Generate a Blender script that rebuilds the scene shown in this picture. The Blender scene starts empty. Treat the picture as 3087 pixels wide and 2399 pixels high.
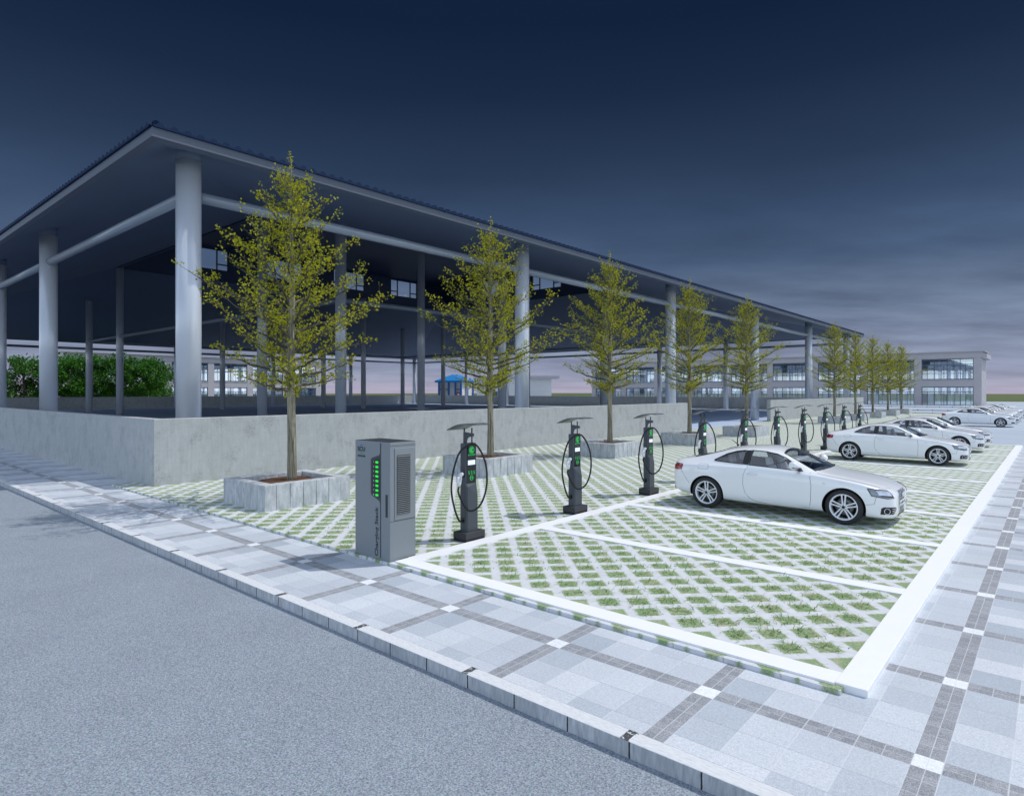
import bpy, bmesh, math, random
from math import pi, sin, cos, tan, radians, sqrt, floor, atan2
from mathutils import Vector, Matrix
from mathutils.bvhtree import BVHTree

random.seed(11)
SC = bpy.context.scene
COL = SC.collection

# ------------------------------------------------------------------ helpers
def V(*a): return Vector(a)

class MB:
    """collects shapes, then links them as one mesh object"""
    def __init__(self): self.bm = bmesh.new(); self.mi = 0
    def face(self, vs, smooth=False):
        try:
            f = self.bm.faces.new(vs); f.material_index = self.mi; f.smooth = smooth; return f
        except ValueError: return None
    def poly(self, pts, smooth=False): return self.face([self.bm.verts.new(p) for p in pts], smooth)
    def box(self, x0, y0, z0, x1, y1, z1, M=None):
        ps = [V(x, y, z) for z in (z0, z1) for y in (y0, y1) for x in (x0, x1)]
        if M is not None: ps = [M @ p for p in ps]
        v = [self.bm.verts.new(p) for p in ps]
        for q in ((0,2,3,1),(4,5,7,6),(0,1,5,4),(2,6,7,3),(0,4,6,2),(1,3,7,5)): self.face([v[i] for i in q])
        return v
    def rings(self, rings, caps=True, closed=False, smooth=True):
        R = [[self.bm.verts.new(p) for p in r] for r in rings]
        n = len(R[0]); m = len(R)
        for i in range(m if closed else m - 1):
            a, b = R[i], R[(i + 1) % m]
            for j in range(n): self.face([a[j], a[(j+1) % n], b[(j+1) % n], b[j]], smooth)
        if caps and not closed:
            self.face(list(reversed(R[0]))); self.face(R[-1])
        return R
    def tube(self, pts, r, n=8, caps=True, closed=False, smooth=True):
        pts = [Vector(p) for p in pts]; m = len(pts); rs = r if isinstance(r, (list, tuple)) else [r] * m
        rings = []; up = None
        for i, p in enumerate(pts):
            a = pts[(i - 1) % m] if (closed or i > 0) else p
            b = pts[(i + 1) % m] if (closed or i < m - 1) else p
            t = (b - a).normalized()
            if up is None:
                up = V(0, 0, 1) if abs(t.z) < .9 else V(1, 0, 0)
            u = t.cross(up)
            if u.length < 1e-5: u = t.cross(V(0, 1, 0))
            u.normalize(); w = u.cross(t); up = w
            rings.append([p + (u * cos(2*pi*k/n) + w * sin(2*pi*k/n)) * rs[i] for k in range(n)])
        return self.rings(rings, caps, closed, smooth)
    def cyl(self, p0, p1, r0, r1=None, n=16, caps=True): return self.tube([p0, p1], [r0, r0 if r1 is None else r1], n, caps)
    def lathe(self, prof, n=32, M=None, closed=False):
        """prof: (r, h) about local z"""
        rings = []
        for r, h in prof:
            ring = [V(r*cos(2*pi*k/n), r*sin(2*pi*k/n), h) for k in range(n)]
            rings.append([M @ p for p in ring] if M is not None else ring)
        return self.rings(rings, True, closed)
    def prism(self, poly, lift, smooth=False):
        """poly: list of 3D points, lift: extrusion vector"""
        a = [self.bm.verts.new(p) for p in poly]; b = [self.bm.verts.new(Vector(p) + lift) for p in poly]
        n = len(a)
        self.face(list(reversed(a))); self.face(b)
        for i in range(n): self.face([a[i], a[(i+1) % n], b[(i+1) % n], b[i]], smooth)
    def build(self, name, mats, parent=None, bevel=0, seg=1, sub=0, fix=True):
        if fix: bmesh.ops.recalc_face_normals(self.bm, faces=self.bm.faces)
        if bevel: bmesh.ops.bevel(self.bm, geom=[e for e in self.bm.edges if e.is_manifold and e.calc_face_angle(0) > .5], offset=bevel, segments=seg, affect='EDGES', profile=.5)
        me = bpy.data.meshes.new(name); self.bm.to_mesh(me); self.bm.free()
        for m in (mats if isinstance(mats, (list, tuple)) else [mats]): me.materials.append(m)
        o = bpy.data.objects.new(name, me); COL.objects.link(o)
        if parent is not None: o.parent = parent
        if sub:
            md = o.modifiers.new('sub', 'SUBSURF'); md.levels = sub; md.render_levels = sub
        return o

def tag(o, label=None, cat=None, group=None, kind=None):
    if label: o['label'] = label
    if cat: o['category'] = cat
    if group: o['group'] = group
    if kind: o['kind'] = kind
    return o
def empty(name, loc, rz=0):
    o = bpy.data.objects.new(name, None); COL.objects.link(o); o.location = loc; o.rotation_euler = (0, 0, rz)
    o.empty_display_size = .2
    return o
def kids(o): return [c for c in bpy.data.objects if c.parent is o]
def copy_tree(o, parent=None):
    c = o.copy(); COL.objects.link(c); c.parent = parent
    for ch in KIDS.get(o.name, []): copy_tree(ch, c)
    return c
KIDS = {}
def index_kids():
    KIDS.clear()
    for o in bpy.data.objects:
        if o.parent is not None: KIDS.setdefault(o.parent.name, []).append(o)

# ------------------------------------------------------------------ materials
class NT:
    def __init__(self, name):
        self.m = bpy.data.materials.new(name); self.m.use_nodes = True
        self.t = self.m.node_tree; self.b = self.t.nodes['Principled BSDF']
        self.out = self.t.nodes['Material Output']
    def n(self, typ, **kw):
        x = self.t.nodes.new(typ)
        for k, v in kw.items(): setattr(x, k, v)
        return x
    def put(self, sock, v):
        if hasattr(v, 'is_output') or isinstance(v, bpy.types.NodeSocket): self.t.links.new(v, sock)
        elif isinstance(v, (tuple, list)) and sock.type == 'RGBA' and len(v) == 3: sock.default_value = (*v, 1)
        else: sock.default_value = v
    def math(self, op, a, b=None, c=None):
        x = self.n('ShaderNodeMath', operation=op)
        self.put(x.inputs[0], a)
        if b is not None: self.put(x.inputs[1], b)
        if c is not None: self.put(x.inputs[2], c)
        return x.outputs[0]
    def add(self, a, b): return self.math('ADD', a, b)
    def sub(self, a, b): return self.math('SUBTRACT', a, b)
    def mul(self, a, b): return self.math('MULTIPLY', a, b)
    def lt(self, a, b): return self.math('LESS_THAN', a, b)
    def gt(self, a, b): return self.math('GREATER_THAN', a, b)
    def mx(self, a, b): return self.math('MAXIMUM', a, b)
    def fl(self, a): return self.math('FLOOR', a)
    def ab(self, a): return self.math('ABSOLUTE', a)
    def mod(self, a, b): return self.math('FLOORED_MODULO', a, b)
    def ramp(self, v, a, b, lo=0., hi=1.):
        x = self.n('ShaderNodeMapRange'); x.clamp = True
        for i, q in enumerate((v, a, b, lo, hi)): self.put(x.inputs[i], q)
        return x.outputs[0]
    def mix(self, f, a, b, mode='MIX'):
        x = self.n('ShaderNodeMix', data_type='RGBA', blend_type=mode)
        self.put(x.inputs[0], f); self.put(x.inputs[6], a); self.put(x.inputs[7], b)
        return x.outputs[2]
    def pos(self):
        g = self.n('ShaderNodeNewGeometry'); return g.outputs['Position']
    def obj(self): return self.n('ShaderNodeTexCoord').outputs['Object']
    def xyz(self, v):
        s = self.n('ShaderNodeSeparateXYZ'); self.put(s.inputs[0], v); return s.outputs
    def comb(self, x, y, z=0.):
        s = self.n('ShaderNodeCombineXYZ')
        for i, q in enumerate((x, y, z)): self.put(s.inputs[i], q)
        return s.outputs[0]
    def noise(self, v, scale, detail=3, rough=.55, col=False):
        x = self.n('ShaderNodeTexNoise'); self.put(x.inputs['Vector'], v)
        x.inputs['Scale'].default_value = scale; x.inputs['Detail'].default_value = detail; x.inputs['Roughness'].default_value = rough
        return x.outputs['Color' if col else 'Fac']
    def white(self, v, col=False):
        x = self.n('ShaderNodeTexWhiteNoise', noise_dimensions='3D'); self.put(x.inputs['Vector'], v); return x.outputs['Color' if col else 'Value']
    def scale(self, v, s):
        x = self.n('ShaderNodeVectorMath', operation='MULTIPLY'); self.put(x.inputs[0], v); x.inputs[1].default_value = s; return x.outputs[0]
    def bump(self, h, strength=.3, dist=.01):
        x = self.n('ShaderNodeBump'); self.put(x.inputs['Height'], h); x.inputs['Strength'].default_value = strength; x.inputs['Distance'].default_value = dist
        self.t.links.new(x.outputs[0], self.b.inputs['Normal'])
    def done(self, col=None, rough=.6, metal=0., spec=None, emit=None, es=0., coat=0.):
        if col is not None: self.put(self.b.inputs['Base Color'], col)
        self.put(self.b.inputs['Roughness'], rough); self.put(self.b.inputs['Metallic'], metal)
        if spec is not None: self.b.inputs['Specular IOR Level'].default_value = spec
        if emit is not None:
            self.put(self.b.inputs['Emission Color'], emit); self.b.inputs['Emission Strength'].default_value = es
        if coat: self.b.inputs['Coat Weight'].default_value = coat; self.b.inputs['Coat Roughness'].default_value = .04
        return self.m

def plain(name, col, rough=.6, var=.08, sc=3., **kw):
    n = NT(name); f = n.noise(n.obj(), sc, 4)
    lo = tuple(c * (1 - var) for c in col); hi = tuple(min(1, c * (1 + var)) for c in col)
    return n.done(n.mix(f, lo, hi), rough, **kw)

def m_sidewalk():
    n = NT('paving_tiles'); P = n.pos(); x, y, z = n.xyz(P)[:3]
    T, B, C = 1.61, .178, .358
    sx = n.sub(x, -2.383); sy = n.sub(y, 5.152)
    fx, fy = n.mod(sx, T), n.mod(sy, T)
    bx, by = n.lt(fx, B), n.lt(fy, B)                       # band running along y / along x
    ix, iy = n.fl(n.math('DIVIDE', n.sub(fx, B), C)), n.fl(n.math('DIVIDE', n.sub(fy, B), C))
    px, py = n.fl(n.math('DIVIDE', sx, T)), n.fl(n.math('DIVIDE', sy, T))
    rnd = n.white(n.comb(n.add(ix, 7.3), n.add(iy, 3.1), 0.5))
    rnd2 = n.white(n.comb(n.add(n.mul(px, 5), ix), n.add(n.mul(py, 5), iy), 2.5))
    tone = n.add(n.mul(rnd, .75), n.mul(rnd2, .25))
    tile = n.mix(tone, (.38, .43, .49), (.60, .635, .685))
    sp = n.noise(P, 130, 2, .7); sp2 = n.noise(P, 45, 3, .6)
    grain = n.ramp(n.add(n.mul(sp, .65), n.mul(sp2, .35)), .35, .65, .76, 1.2)
    dark = n.mix(n.white(n.comb(n.fl(n.mul(sx, 11.17)), n.fl(n.mul(sy, 11.17)), 4.)), (.245, .258, .285), (.32, .332, .36))
    dgrain = n.ramp(sp, .35, .65, .72, 1.3)
    both = n.mul(bx, by); band = n.mx(bx, by)
    c = n.mix(band, tile, n.mix(1., dark, n.comb(dgrain, dgrain, dgrain), 'MULTIPLY'))
    c = n.mix(both, c, (.74, .77, .8))
    c = n.mix(1., c, n.comb(grain, grain, grain), 'MULTIPLY')
    # joints
    def near(v, period, w): 
        r = n.mod(n.add(v, period * .5), period); return n.lt(n.ab(n.sub(r, period * .5)), w)
    jx = near(n.sub(fx, B), C, .004); jy = near(n.sub(fy, B), C, .003)
    hx = n.lt(n.ab(n.sub(fx, B/2)), .003); hy = n.lt(n.ab(n.sub(fy, B/2)), .0022)
    qx = near(n.sub(fx, B), C/2, .003); qy = near(n.sub(fy, B), C/2, .0022)
    jl = n.mx(n.mx(jx, n.mul(by, n.mx(qx, hy))), n.mul(bx, n.mx(n.mul(qy, n.sub(1., by)), hx)))
    c = n.mix(n.mul(jl, .7), c, (.60, .63, .67))
    c = n.mix(n.mul(n.mul(jy, n.sub(1., bx)), .5), c, (.2, .22, .25))
    wear = n.ramp(n.noise(P, .7, 4), .3, .7, .93, 1.05)
    c = n.mix(1., c, n.comb(wear, wear, wear), 'MULTIPLY')
    n.bump(sp, .12, .004)
    return n.done(c, n.ramp(sp2, .3, .7, .5, .7))

def m_pavers():
    n = NT('grass_pavers'); P = n.pos(); x, y, z = n.xyz(P)[:3]
    s = sqrt(.5); T = .3735
    wob = n.mul(n.sub(n.noise(P, 34, 4, .7), .5), .085)
    u = n.math('DIVIDE', n.sub(n.mul(n.add(x, y), s), 3.217), T)
    v = n.math('DIVIDE', n.sub(n.mul(n.sub(x, y), s), -6.81), T)
    cu = n.sub(n.mod(n.add(u, .5), 1.), .5); cv = n.sub(n.mod(n.add(v, .5), 1.), .5)
    d = n.mx(n.ab(cu), n.ab(cv))
    d = n.add(d, n.mul(wob, 2.2))
    grass = n.ramp(d, .295, .350, 1., 0.)
    # paver joints: between every second pair of cells
    iu, iv = n.fl(n.add(u, .5)), n.fl(n.add(v, .5))
    alt = n.lt(n.mod(n.add(iu, iv), 2.), .5)
    ln = n.mx(n.mul(alt, n.lt(n.ab(n.add(cu, n.mul(wob, 1.2))), .018)), n.mul(n.sub(1., alt), n.lt(n.ab(n.add(cv, n.mul(wob, 1.2))), .018)))
    f1 = n.noise(P, 55, 4, .7); f2 = n.noise(n.scale(P, (1, 2.6, 1)), 120, 2, .7); f3 = n.noise(P, 3.1, 3)
    g = n.mix(n.ramp(f2, .35, .65), (.07, .155, .045), (.36, .50, .26))
    g = n.mix(n.ramp(n.add(n.mul(f1, .7), n.mul(f3, .3)), .49, .64), g, (.54, .47, .36))
    con = n.mix(n.ramp(n.noise(P, 9, 5, .65), .3, .7), (.53, .55, .585), (.62, .635, .67))
    con = n.mix(n.mul(n.gt(n.noise(P, 160, 2, .8), .66), .35), con, (.3, .3, .32))
    con = n.mix(n.mul(ln, n.ramp(f1, .4, .6, .2, .9)), con, (.36, .34, .22))
    edge = n.ramp(d, .335, .40, .35, 0.)
    con = n.mix(n.mul(edge, n.ramp(f1, .35, .6)), con, (.26, .36, .20))
    c = n.mix(grass, con, g)
    n.bump(n.mul(n.add(n.mul(f2, grass), n.sub(0., n.mul(grass, .4))), 1.), .5, .02)
    return n.done(c, .8)

def m_road():
    n = NT('asphalt_road'); P = n.pos()
    a = n.noise(P, 66, 2, .8); b = n.noise(P, 1.1, 4); cc = n.noise(P, 48, 2, .7, col=True)
    g = n.mix(n.ramp(a, .30, .70), (.088, .114, .146), (.375, .425, .485))
    g = n.mix(.22, g, cc, 'OVERLAY')
    pale = n.gt(n.white(n.fl(n.mul(n.xyz(n.scale(P, (1, 1, 0)))[0], 1.))), 2.)
    w = n.ramp(b, .3, .7, .95, 1.04)
    g = n.mix(1., g, n.comb(w, w, w), 'MULTIPLY')
    vo = n.n('ShaderNodeTexVoronoi'); n.put(vo.inputs['Vector'], P); vo.inputs['Scale'].default_value = 95
    chip = n.mul(n.lt(vo.outputs['Distance'], .33), n.gt(n.xyz(vo.outputs['Color'])[0], .72))
    g = n.mix(n.mul(chip, .6), g, (.55, .56, .56))
    n.bump(a, .5, .006)
    return n.done(g, .75)

def m_kerb():
    n = NT('kerb_granite'); P = n.pos(); x, y, z = n.xyz(P)[:3]
    sx = n.sub(x, -2.405); f = n.mod(n.add(sx, .28), .564)
    jw = n.add(.007, n.mul(n.sub(n.noise(P, 40, 2), .5), .006))
    joint = n.lt(n.ab(n.sub(f, .28)), jw)
    side = n.lt(z, -.004)
    st = n.noise(n.scale(P, (30, 6, 5)), 1.2, 5, .7)
    st2 = n.noise(n.scale(P, (9, 40, 9)), 1.5, 4, .7)
    tone = n.white(n.comb(n.fl(n.math('DIVIDE', n.add(sx, .28), .564)), 1., 1.))
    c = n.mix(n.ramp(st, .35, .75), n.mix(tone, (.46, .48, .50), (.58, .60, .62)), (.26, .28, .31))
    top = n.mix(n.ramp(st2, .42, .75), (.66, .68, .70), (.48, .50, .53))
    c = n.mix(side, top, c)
    c = n.mix(n.mul(joint, side), c, (.02, .02, .025))
    # dark broken notch at every third stone
    q = n.mod(n.sub(x, -2.49), 1.692); ny = n.noise(P, 22, 4, .7)
    notch = n.mul(n.lt(n.add(q, n.mul(n.sub(ny, .5), .10)), n.add(.075, n.mul(n.sub(n.noise(n.scale(P, (60, 4, 1)), 1., 2), .5), .08))), n.gt(q, .0))
    notch = n.mul(n.mul(notch, n.gt(n.noise(P, 34, 4, .7), .42)), n.sub(1., side))
    c = n.mix(n.mul(notch, .93), c, (.015, .017, .02))
    n.bump(st, .25, .006)
    return n.done(c, .65)

def m_concrete(name, base, stain, amt=.8):
    n = NT(name); P = n.obj(); x, y, z = n.xyz(P)[:3]
    u = n.add(x, y)
    # formwork panels of uneven tone with rough patches
    pu, pz = n.fl(n.math('DIVIDE', u, 1.3)), n.fl(n.math('DIVIDE', n.add(z, .1), .36))
    t = n.white(n.comb(n.fl(n.math('DIVIDE', u, .42)), pz, 1.))
    f = n.noise(n.scale(P, (1, 1, .6)), 5.5, 6, .7); g = n.noise(P, 30, 4, .75); st = n.noise(n.scale(P, (9, 9, .8)), 1.6, 4, .6)
    c = n.mix(n.ramp(n.add(n.mul(f, .6), n.mul(st, .4)), .36, .64), tuple(v * .86 for v in base), tuple(min(1, v * 1.08) for v in base))
    c = n.mix(n.mul(t, .14), c, tuple(v * .78 for v in base))
    jz = n.lt(n.mod(n.add(z, .1), .36), .008); ju = n.lt(n.mod(u, .84), .008)
    c = n.mix(n.mul(n.mx(jz, ju), .26), c, tuple(v * .6 for v in base))
    blot = n.mul(n.ramp(n.noise(n.scale(P, (1, 1, .8)), 1.9, 3), .52, .64), n.ramp(g, .44, .58))
    c = n.mix(n.mul(blot, amt), c, stain)
    c = n.mix(n.mul(n.gt(n.noise(P, 60, 2, .8), .67), .3), c, stain)
    n.bump(n.add(g, n.mul(f, .5)), .25, .01)
    return n.done(c, .85)

def m_granite(name, a, b):
    n = NT(name); P = n.obj()
    f = n.noise(n.scale(P, (7, 7, 2.2)), 1.3, 6, .72); g = n.noise(P, 60, 2, .7)
    r = n.n('ShaderNodeObjectInfo').outputs['Random']
    isl = n.n('ShaderNodeNewGeometry').outputs['Random Per Island']
    c = n.mix(n.ramp(f, .36, .66), a, b)
    c = n.mix(n.ramp(isl, 0., 1., 0., .45), c, tuple(v * .62 for v in a))
    c = n.mix(n.mul(n.ramp(g, .55, .75), .4), c, b)
    n.bump(f, .2, .006)
    return n.done(c, .7)

def m_bark():
    n = NT('bark'); P = n.obj()
    f = n.noise(n.scale(P, (34, 34, 1.5)), 1., 4, .6); g = n.noise(n.scale(P, (60, 60, 5)), 1., 3, .6)
    c = n.mix(n.ramp(f, .36, .62), (.06, .055, .04), (.36, .33, .24))
    c = n.mix(n.mul(n.ramp(g, .5, .7), .4), c, (.19, .18, .09))
    x, y, z = n.xyz(P)[:3]
    r = n.math('SQRT', n.add(n.mul(x, x), n.mul(y, y)))
    c = n.mix(n.ramp(r, .13, .30), c, n.mix(f, (.035, .032, .024), (.10, .09, .06)))     # young limbs have darker bark
    n.bump(f, .6, .02)
    return n.done(c, .85)

def m_leaf(name, cols, trans=.45):
    n = NT(name)
    isl = n.n('ShaderNodeNewGeometry').outputs['Random Per Island']
    r = n.n('ShaderNodeValToRGB'); n.put(r.inputs[0], isl)
    el = r.color_ramp.elements
    el[0].color = (*cols[0], 1); el[1].color = (*cols[-1], 1)
    for i, cc in enumerate(cols[1:-1]): 
        e = el.new((i + 1) / (len(cols) - 1)); e.color = (*cc, 1)
    c = r.outputs[0]
    n.put(n.b.inputs['Base Color'], c); n.b.inputs['Roughness'].default_value = .55
    tr = n.n('ShaderNodeBsdfTranslucent'); n.put(tr.inputs[0], c)
    mx = n.n('ShaderNodeMixShader'); mx.inputs[0].default_value = trans
    n.t.links.new(n.b.outputs[0], mx.inputs[1]); n.t.links.new(tr.outputs[0], mx.inputs[2]); n.t.links.new(mx.outputs[0], n.out.inputs[0])
    return n.m

def m_glass(name, tint, gloss=.12, rough=.02, refl=(1, 1, 1)):
    n = NT(name)
    tr = n.n('ShaderNodeBsdfTransparent'); tr.inputs[0].default_value = (*tint, 1)
    gl = n.n('ShaderNodeBsdfGlossy'); gl.inputs['Roughness'].default_value = rough; gl.inputs[0].default_value = (*refl, 1)
    fr = n.n('ShaderNodeFresnel'); bf = n.n('ShaderNodeNewGeometry').outputs['Backfacing']; n.put(fr.inputs[0], n.ramp(bf, 0., 1., 1.45, 1 / 1.45))
    f = n.math('MINIMUM', n.add(fr.outputs[0], gloss), 1.)
    mx = n.n('ShaderNodeMixShader'); n.put(mx.inputs[0], f)
    n.t.links.new(tr.outputs[0], mx.inputs[1]); n.t.links.new(gl.outputs[0], mx.inputs[2]); n.t.links.new(mx.outputs[0], n.out.inputs[0])
    return n.m

def m_soil():
    n = NT('bark_mulch'); P = n.obj(); f = n.noise(n.scale(P, (9, 30, 9)), 2., 5, .75)
    n.bump(f, .9, .03)
    return n.done(n.mix(n.ramp(f, .35, .65), (.028, .012, .006), (.17, .075, .035)), .95)

def m_field():
    n = NT('field_grass'); P = n.pos(); f = n.noise(n.scale(P, (.01, .05, 1)), 1., 4, .6); g = n.noise(P, .6, 3)
    c = n.mix(n.ramp(f, .35, .65), (.045, .085, .012), (.11, .12, .025))
    return n.done(n.mix(n.mul(g, .3), c, (.03, .06, .01)), .95)

def m_plaza():
    n = NT('plaza_paving'); P = n.pos(); x, y, z = n.xyz(P)[:3]
    f = n.noise(P, .35, 4); t = n.white(n.comb(n.fl(n.mul(x, 1.25)), n.fl(n.mul(y, 1.25)), 0.))
    c = n.mix(f, (.34, .40, .48), (.42, .48, .55)); c = n.mix(n.mul(t, .25), c, (.28, .35, .42))
    return n.done(c, .75)

def m_floor():
    n = NT('floor_asphalt'); P = n.pos(); f = n.noise(P, 14, 3, .7); g = n.noise(P, .4, 3)
    c = n.mix(n.ramp(f, .3, .7), (.34, .44, .62), (.52, .63, .80)); c = n.mix(n.mul(g, .3), c, (.36, .46, .64))
    return n.done(c, .7)

M = {}
M['tiles'] = m_sidewalk(); M['pavers'] = m_pavers(); M['road'] = m_road(); M['kerb'] = m_kerb()
M['concrete'] = m_concrete('wall_concrete', (.415, .435, .44), (.24, .255, .255), .75)
M['bldconc'] = plain('render_grey', (.40, .385, .40), .8, .06, 1.2)
M['whitewall'] = plain('white_render', (.58, .58, .57), .8, .06, .8)
M['granite'] = m_granite('planter_granite', (.62, .645, .665), (.30, .325, .35))
M['soil'] = m_soil(); M['bark'] = m_bark(); M['field'] = m_field(); M['plaza'] = m_plaza(); M['floor'] = m_floor()
M['ginkgo'] = m_leaf('ginkgo_leaf', [(.18, .20, .005), (.32, .34, .007), (.42, .40, .008), (.26, .29, .006), (.52, .49, .012)], .5)
M['dense'] = m_leaf('dense_leaf', [(.010, .06, .003), (.035, .17, .006), (.075, .28, .008), (.018, .09, .005)], .3)
M['blade'] = m_leaf('grass_blade', [(.07, .19, .05), (.24, .43, .15), (.38, .56, .28), (.56, .48, .32), (.16, .36, .11)], .5)
M['white_line'] = plain('white_kerb_paint', (.80, .81, .83), .55, .03, 6.)
M['column'] = plain('column_paint', (.55, .585, .64), .28, .05, .8, metal=.18)
M['beam'] = plain('beam_paint', (.24, .28, .34), .32, .08, .8, metal=.15)
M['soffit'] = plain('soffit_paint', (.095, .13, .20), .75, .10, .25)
M['fascia'] = plain('fascia_paint', (.080, .100, .138), .6, .06, .5)
M['tile_roof'] = plain('blue_roof_tile', (.006, .020, .060), .8, .25, .9, spec=.15)
M['lantern'] = plain('lantern_panel', (.010, .028, .078), .6, .2, .3)
M['darkframe'] = plain('dark_frame', (.012, .02, .035), .5, .1, 5.)
M['blueframe'] = plain('blue_grey_frame', (.045, .085, .14), .45, .1, 3.)
M['cabinet'] = plain('cabinet_paint', (.195, .222, .238), .42, .05, 2.5, spec=.5)
M['cab_slat'] = plain('louvre_slat', (.085, .100, .112), .5, .08, 5.)
M['cab_line'] = plain('cabinet_groove', (.035, .045, .055), .5, .1, 6.)
M['cab_dark'] = plain('cabinet_dark', (.012, .016, .022), .4, .2, 20.)
M['cab_top'] = plain('cabinet_top', (.018, .024, .035), .7, .5, 40.)
M['label_dark'] = plain('printed_dark', (.012, .015, .022), .5, .05, 8.)
M['label_white'] = plain('printed_white', (.75, .78, .8), .5, .03, 8.)
M['label_blue'] = plain('printed_blue', (.02, .13, .45), .5, .05, 8.)
M['label_green'] = plain('printed_green', (.01, .28, .14), .5, .05, 8.)
M['led'] = NT('green_lamp').done((.0, .5, .03), .4, emit=(0., .72, .02), es=.85)
M['icon'] = NT('lit_green_icon').done((.0, .3, .05), .4, emit=(.01, .50, .09), es=.6)
M['screen'] = NT('lit_screen').done((.5, .55, .6), .3, emit=(.62, .68, .74), es=.75)
M['post'] = plain('charger_paint', (.050, .060, .074), .42, .08, 3., spec=.5)
M['post_black'] = plain('charger_panel', (.008, .010, .014), .15, .1, 5.)
M['base'] = plain('charger_base', (.028, .030, .036), .6, .15, 6.)
M['base2'] = plain('charger_plinth', (.010, .011, .014), .7, .15, 6.)
M['cable'] = plain('black_rubber', (.004, .004, .005), .45, .2, 9.)
M['gun'] = plain('white_plastic', (.72, .74, .76), .35, .03, 9.)
M['solar'] = plain('canopy_grey', (.075, .09, .10), .4, .12, 5.)
M['car'] = plain('white_car_paint', (.80, .815, .83), .28, .015, 1.5, coat=.9)
M['black'] = plain('black_trim', (.008, .008, .010), .45, .2, 7.)
M['seam'] = plain('panel_gap', (.05, .055, .06), .8, .2, 7.)
M['tyre'] = plain('tyre_rubber', (.022, .023, .026), .8, .2, 14.)
M['rim'] = plain('alloy', (.74, .76, .79), .3, .04, 9., metal=.25)
M['disc'] = plain('brake_disc', (.16, .165, .17), .4, .1, 9., metal=.8)
M['chrome'] = plain('chrome', (.75, .77, .8), .12, .02, 9., metal=1.)
M['hl'] = plain('lamp_glass', (.20, .235, .28), .12, .35, 9., coat=1.)
M['red'] = plain('tail_lamp_red', (.30, .006, .010), .2, .25, 9., coat=1.)
M['seat'] = plain('seat_leather', (.55, .53, .50), .6, .1, 6.)
M['seat_dark'] = plain('dark_leather', (.022, .024, .030), .6, .15, 6.)
M['headliner'] = plain('cabin_lining', (.10, .105, .115), .8, .1, 6.)
M['dash'] = plain('dashboard_grey', (.13, .135, .15), .7, .1, 6.)
M['tan'] = plain('tan_trim', (.33, .25, .16), .6, .1, 6.)
M['autoglass'] = m_glass('car_glass', (.82, .86, .89), .08)
M['bglass'] = m_glass('building_glass', (.84, .93, .97), .30, .03, (.80, .90, 1.))
M['clearglass'] = m_glass('clear_glass', (.97, .98, 1.), .0, .02)
M['blue'] = plain('blue_sheet_metal', (.010, .20, .52), .5, .08, 2.)
M['blue_dark'] = plain('blue_frame_metal', (.008, .12, .36), .5, .08, 2.)
M['poster_green'] = plain('poster_green', (.01, .22, .12), .5, .1, 5.)
M['poster_red'] = plain('poster_red', (.50, .015, .03), .5, .1, 5.)

# ------------------------------------------------------------------ camera, world, sun
cam = bpy.data.objects.new('camera', bpy.data.cameras.new('camera')); COL.objects.link(cam)
cam.location = (0, 0, 2.6); cam.rotation_euler = (radians(90), 0, radians(40.84))
cam.data.sensor_width = 36; cam.data.lens = 1900 / 3087 * 36; cam.data.shift_y = -19.5 / 3087
cam.data.clip_end = 3000; cam.data.clip_start = .05
SC.camera = cam

SUN = Vector((.345, .525, 1.)).normalized()
sd = bpy.data.lights.new('sun', 'SUN'); sd.energy = 2.7; sd.angle = radians(.55); sd.color = (1., .965, .91)
so = bpy.data.objects.new('sun', sd); COL.objects.link(so); so.rotation_euler = (-SUN).to_track_quat('-Z', 'Y').to_euler()

W = bpy.data.worlds.new('World'); SC.world = W; W.use_nodes = True
wn = NT.__new__(NT); wn.t = W.node_tree
bg = W.node_tree.nodes['Background']
dirv = wn.n('ShaderNodeTexCoord').outputs['Generated']
dx, dy, dz = wn.xyz(dirv)[:3]
sky = wn.n('ShaderNodeTexSky', sky_type='NISHITA'); sky.sun_disc = False
sky.sun_elevation = math.asin(SUN.z); sky.sun_rotation = atan2(SUN.x, SUN.y); sky.air_density = 1.; sky.dust_density = 1.5
nish = wn.mix(1., sky.outputs[0], (.15, .15, .15), 'MULTIPLY')
cr = wn.n('ShaderNodeValToRGB'); e = cr.color_ramp.elements
def s2l(r, g, b): return tuple(((c/255 + .055)/1.055)**2.4 if c > 10 else c/255/12.92 for c in (r, g, b)) + (1,)
stops = [(0., (175, 168, 189)), (.015, (160, 162, 184)), (.032, (138, 146, 170)), (.06, (127, 137, 161)), (.12, (106, 121, 147)), (.19, (72, 92, 121)),
         (.26, (55, 74, 103)), (.317, (43, 60, 86)), (.42, (27, 43, 70)), (.50, (18, 34, 60))]
e[0].position = 0.; e[0].color = s2l(*stops[0][1]); e[1].position = stops[-1][0] / .6; e[1].color = s2l(*stops[-1][1])
for p, c in stops[1:-1]:
    el = e.new(p / .6); el.color = s2l(*c)
wn.put(cr.inputs[0], wn.math('DIVIDE', wn.mx(dz, 0.), .6))
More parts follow.
